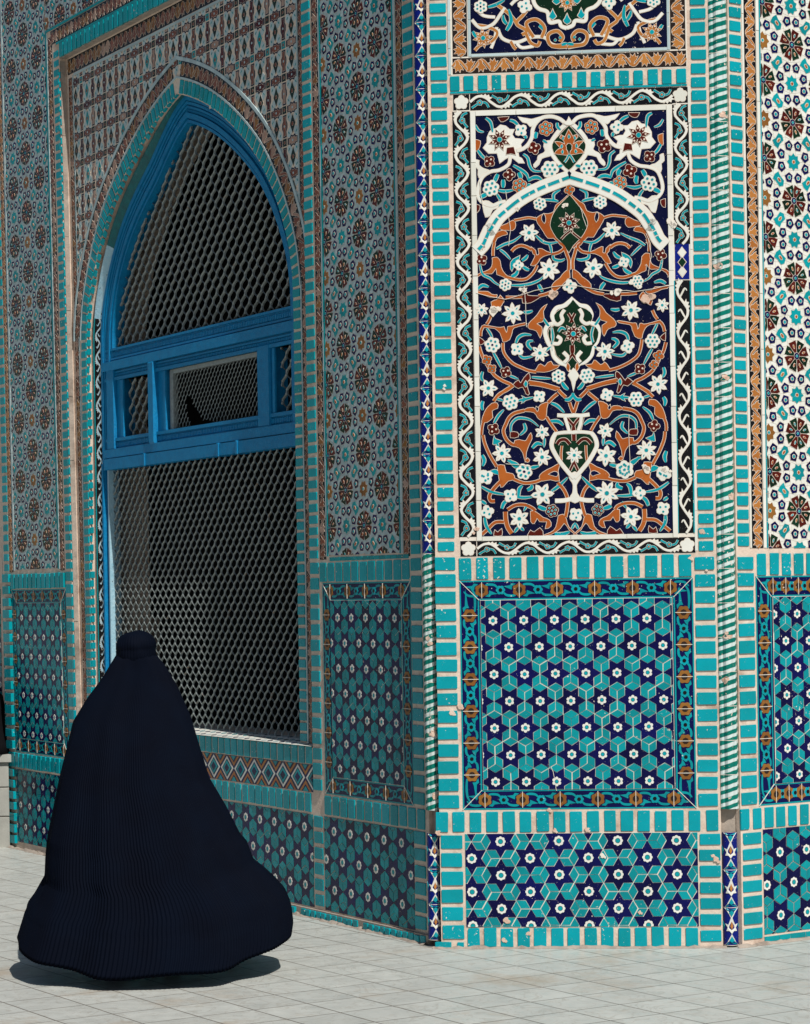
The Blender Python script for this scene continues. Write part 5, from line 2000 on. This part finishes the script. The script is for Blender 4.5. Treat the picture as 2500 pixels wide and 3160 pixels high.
def lerp_tab(T, x):
    if x <= T[0][0]:
        return T[0][1]
    for (a, p), (b_, q) in zip(T, T[1:]):
        if x <= b_:
            return p + (q - p) * (x - a) / (b_ - a)
    return T[-1][1]


ZP = 10.9
GY = FPX * HC / ZP


def sil(tab):
    out = []
    for x, y in tab:
        a, b_ = x - CX, y - CY
        out.append((HC - (b_ + RHO * a) * ZP / FPX, (a - RHO * b_) * ZP / FPX))
    return sorted(out)


LEFT = sil([(359, 2022), (315, 2095), (271, 2154), (227, 2227), (205, 2322), (187, 2395), (168, 2490), (150, 2578), (144, 2640), (142, 2700), (112, 2754), (90, 2784), (71, 2847), (57, 2893)])
RIGHT = sil([(480, 2018), (512, 2059), (549, 2125), (585, 2205), (615, 2307), (644, 2403), (695, 2490), (739, 2578), (760, 2601), (782, 2661), (812, 2683), (849, 2717), (879, 2750), (898, 2791), (904, 2840), (898, 2880)])
PER = thing('person', 'person walking in a full length dark navy pleated burqa before the wire grille', 'person', ((495 - CX) * ZP / FPX, ZP, 0))
NA = 1400
vtop, vhem = 1.425, .165
rings = []
NR = 74
NPL = 190
ph = [RND.uniform(0, 6.28) for _ in range(12)]
for i in range(NR):
    s = i / (NR - 1)
    v = vtop + (vhem - vtop) * (s ** .92)
    xl, xr = lerp_tab(LEFT, v), lerp_tab(RIGHT, v)
    xc, a = (xl + xr) / 2, (xr - xl) / 2
    # walk-blown cloth: widest to the sides, less deep
    b_ = .088 + .46 * s ** .85
    ring = []
    for k in range(NA):
        t = 2 * pi * k / NA
        fr = max(0., -math.sin(t))
        bk = max(0., math.sin(t))
        fine = .5 + .5 * math.cos(NPL * t + 1.3 * math.sin(3 * t + 2 * s))
        amp = .0018 + .0050 * s ** 1.2
        fold = (.010 * math.sin(5 * t + ph[0] + 1.6 * s) + .012 * math.sin(9 * t + ph[1] - 1.2 * s) + .008 * math.sin(14 * t + ph[2] + .8 * s)) * (.25 + s) * (.4 + .6 * abs(math.sin(t)))
        seam = -.006 * math.exp(-((s - .885) / .006) ** 2)
        q = 1 + (fold + amp * (fine - .5) + seam) / max(a, .1)
        x = xc + a * q * math.cos(t)
        y = ZP + .0 - (.02 * s) + b_ * q * math.sin(t)
        drop = (.112 * fr ** 1.3 - .03 * bk) * s ** 3 + .010 * math.sin(7 * t + ph[3]) * s ** 4 * abs(math.sin(t))
        ring.append((x, y, max(.035, v - drop)))
    rings.append(ring)
# turned-in hem
rings.append([(xc + (x - xc) * .985, ZP + (y - ZP) * .985, z + .012) for x, y, z in rings[-1]])
robe_mesh('burqa', rings, 'cloth', PER, cap=True)
# cap with stitched band
prof = [(1.400, .0835), (1.408, .087), (1.422, .0895), (1.440, .0890), (1.452, .0880), (1.456, .0905), (1.470, .0895), (1.484, .0880), (1.488, .0850), (1.500, .080), (1.512, .0705), (1.522, .056), (1.530, .036), (1.534, .015)]
xcap = ((420 - CX) - RHO * (1985 - CY)) * ZP / FPX
rings = []
for v, r in reversed(prof):
    ring = []
    for k in range(220):
        t = 2 * pi * k / 220
        w = .0009 * math.sin(40 * t) + .0012 * math.sin(7 * t + v * 60)
        ring.append((xcap + (r + w) * 1.0 * math.cos(t), ZP + (r + w) * 1.12 * math.sin(t), v + .004 * math.cos(t + .5)))
    rings.append(ring)
robe_mesh('cap', rings, 'cloth', PER)


def skin_body(name, parent, V, E_, R_, mat, root=0, sub=1):
    me = bpy.data.meshes.new(name)
    me.from_pydata(V, E_, [])
    me.materials.append(MATS[mat])
    o = bpy.data.objects.new(name, me)
    COL.objects.link(o)
    o.parent = parent
    sk = o.modifiers.new('skin', 'SKIN')
    lay = me.skin_vertices[0] if me.skin_vertices else None
    if lay is None:
        bpy.context.view_layer.objects.active = o
        bpy.ops.object.modifier_remove(modifier='skin')
        o.modifiers.new('skin', 'SKIN')
        lay = me.skin_vertices[0]
    for i, r in enumerate(R_):
        lay.data[i].radius = r
        lay.data[i].use_root = (i == root)
    sb = o.modifiers.new('sub', 'SUBSURF')
    sb.levels = sb.render_levels = sub
    return o


# the walker's body under the cloth, one leg forward
px0 = xcap - PER.location.x
Vb = [(px0 + .01, 0, .80), (px0, 0, 1.02), (px0, 0, 1.25), (px0, 0, 1.36), (px0, -.005, 1.44),
      (px0 + .15, 0, 1.27), (px0 + .20, -.03, 1.0), (px0 + .17, -.10, .80),
      (px0 - .15, 0, 1.27), (px0 - .20, -.03, 1.0), (px0 - .17, -.10, .80),
      (px0 + .09, 0, .76), (px0 + .11, .06, .43), (px0 + .13, .20, .09), (px0 + .13, .08, .045),
      (px0 - .07, 0, .76), (px0 - .09, -.10, .43), (px0 - .10, -.04, .08), (px0 - .10, -.17, .045)]
Eb = [(0, 1), (1, 2), (2, 3), (3, 4), (2, 5), (5, 6), (6, 7), (2, 8), (8, 9), (9, 10), (0, 11), (11, 12), (12, 13), (13, 14), (0, 15), (15, 16), (16, 17), (17, 18)]
Rb = [.12, .11, .12, .05, .075, .05, .038, .03, .05, .038, .03, .08, .055, .04, .03, .08, .055, .04, .03]
skin_body('body', PER, Vb, Eb, [(r, r * .8) for r in Rb], 'blackcloth')
for (sx, sy, ry) in ((.13, .10, .12), (-.10, -.12, .12)):
    mb = MB()
    for j in range(10):
        pass
    sh_r = []
    for z, k in ((.0, .90), (.012, 1.0), (.03, .98), (.055, .80), (.07, .55)):
        sh_r.append([(PER.location.x + px0 + sx + .042 * k * math.cos(t) * (1.1 if math.sin(t) < 0 else .9), ZP + sy - .02 + ry * k * math.sin(t), z + .004) for t in [2 * pi * q / 24 for q in range(24)]])
    sh_r.reverse()
    robe_mesh('shoe', sh_r, 'leather', PER)

# second figure, sitting on the ledge and mostly outside the photo
P2N = thing('person', 'person in black seated on the stone ledge, mostly cut by the left edge', 'person', (-3.02, 16.62, 0))
zs = 16.62
prof2 = [(1.30, .02, 0), (1.29, .06, 0), (1.26, .09, 0), (1.20, .105, 0), (1.14, .10, 0), (1.10, .10, 0), (1.06, .19, 0), (1.02, .255, 0), (.96, .285, 0), (.88, .295, -.02), (.78, .305, -.05), (.70, .33, -.10), (.634, .345, -.14), (.632, .30, -.14)]
rings = []
for v, r, dy in prof2:
    rings.append([(-3.02 + r * (1 + .03 * math.sin(5 * t + 9 * v)) * math.cos(t), zs + dy + r * .72 * (1 + .03 * math.sin(7 * t)) * math.sin(t), v) for t in [2 * pi * k / 64 for k in range(64)]])
robe_mesh('cloak', rings, 'blackcloth', P2N)
prof3 = [(.70, .20), (.60, .235), (.45, .225), (.25, .235), (.05, .26), (.03, .25)]
robe_mesh('skirt', [[(-3.02 + r * (1 + .04 * math.sin(6 * t)) * math.cos(t), zs - .46 + r * .5 * math.sin(t), v) for t in [2 * pi * k / 64 for k in range(64)]] for v, r in prof3], 'cloth', P2N)
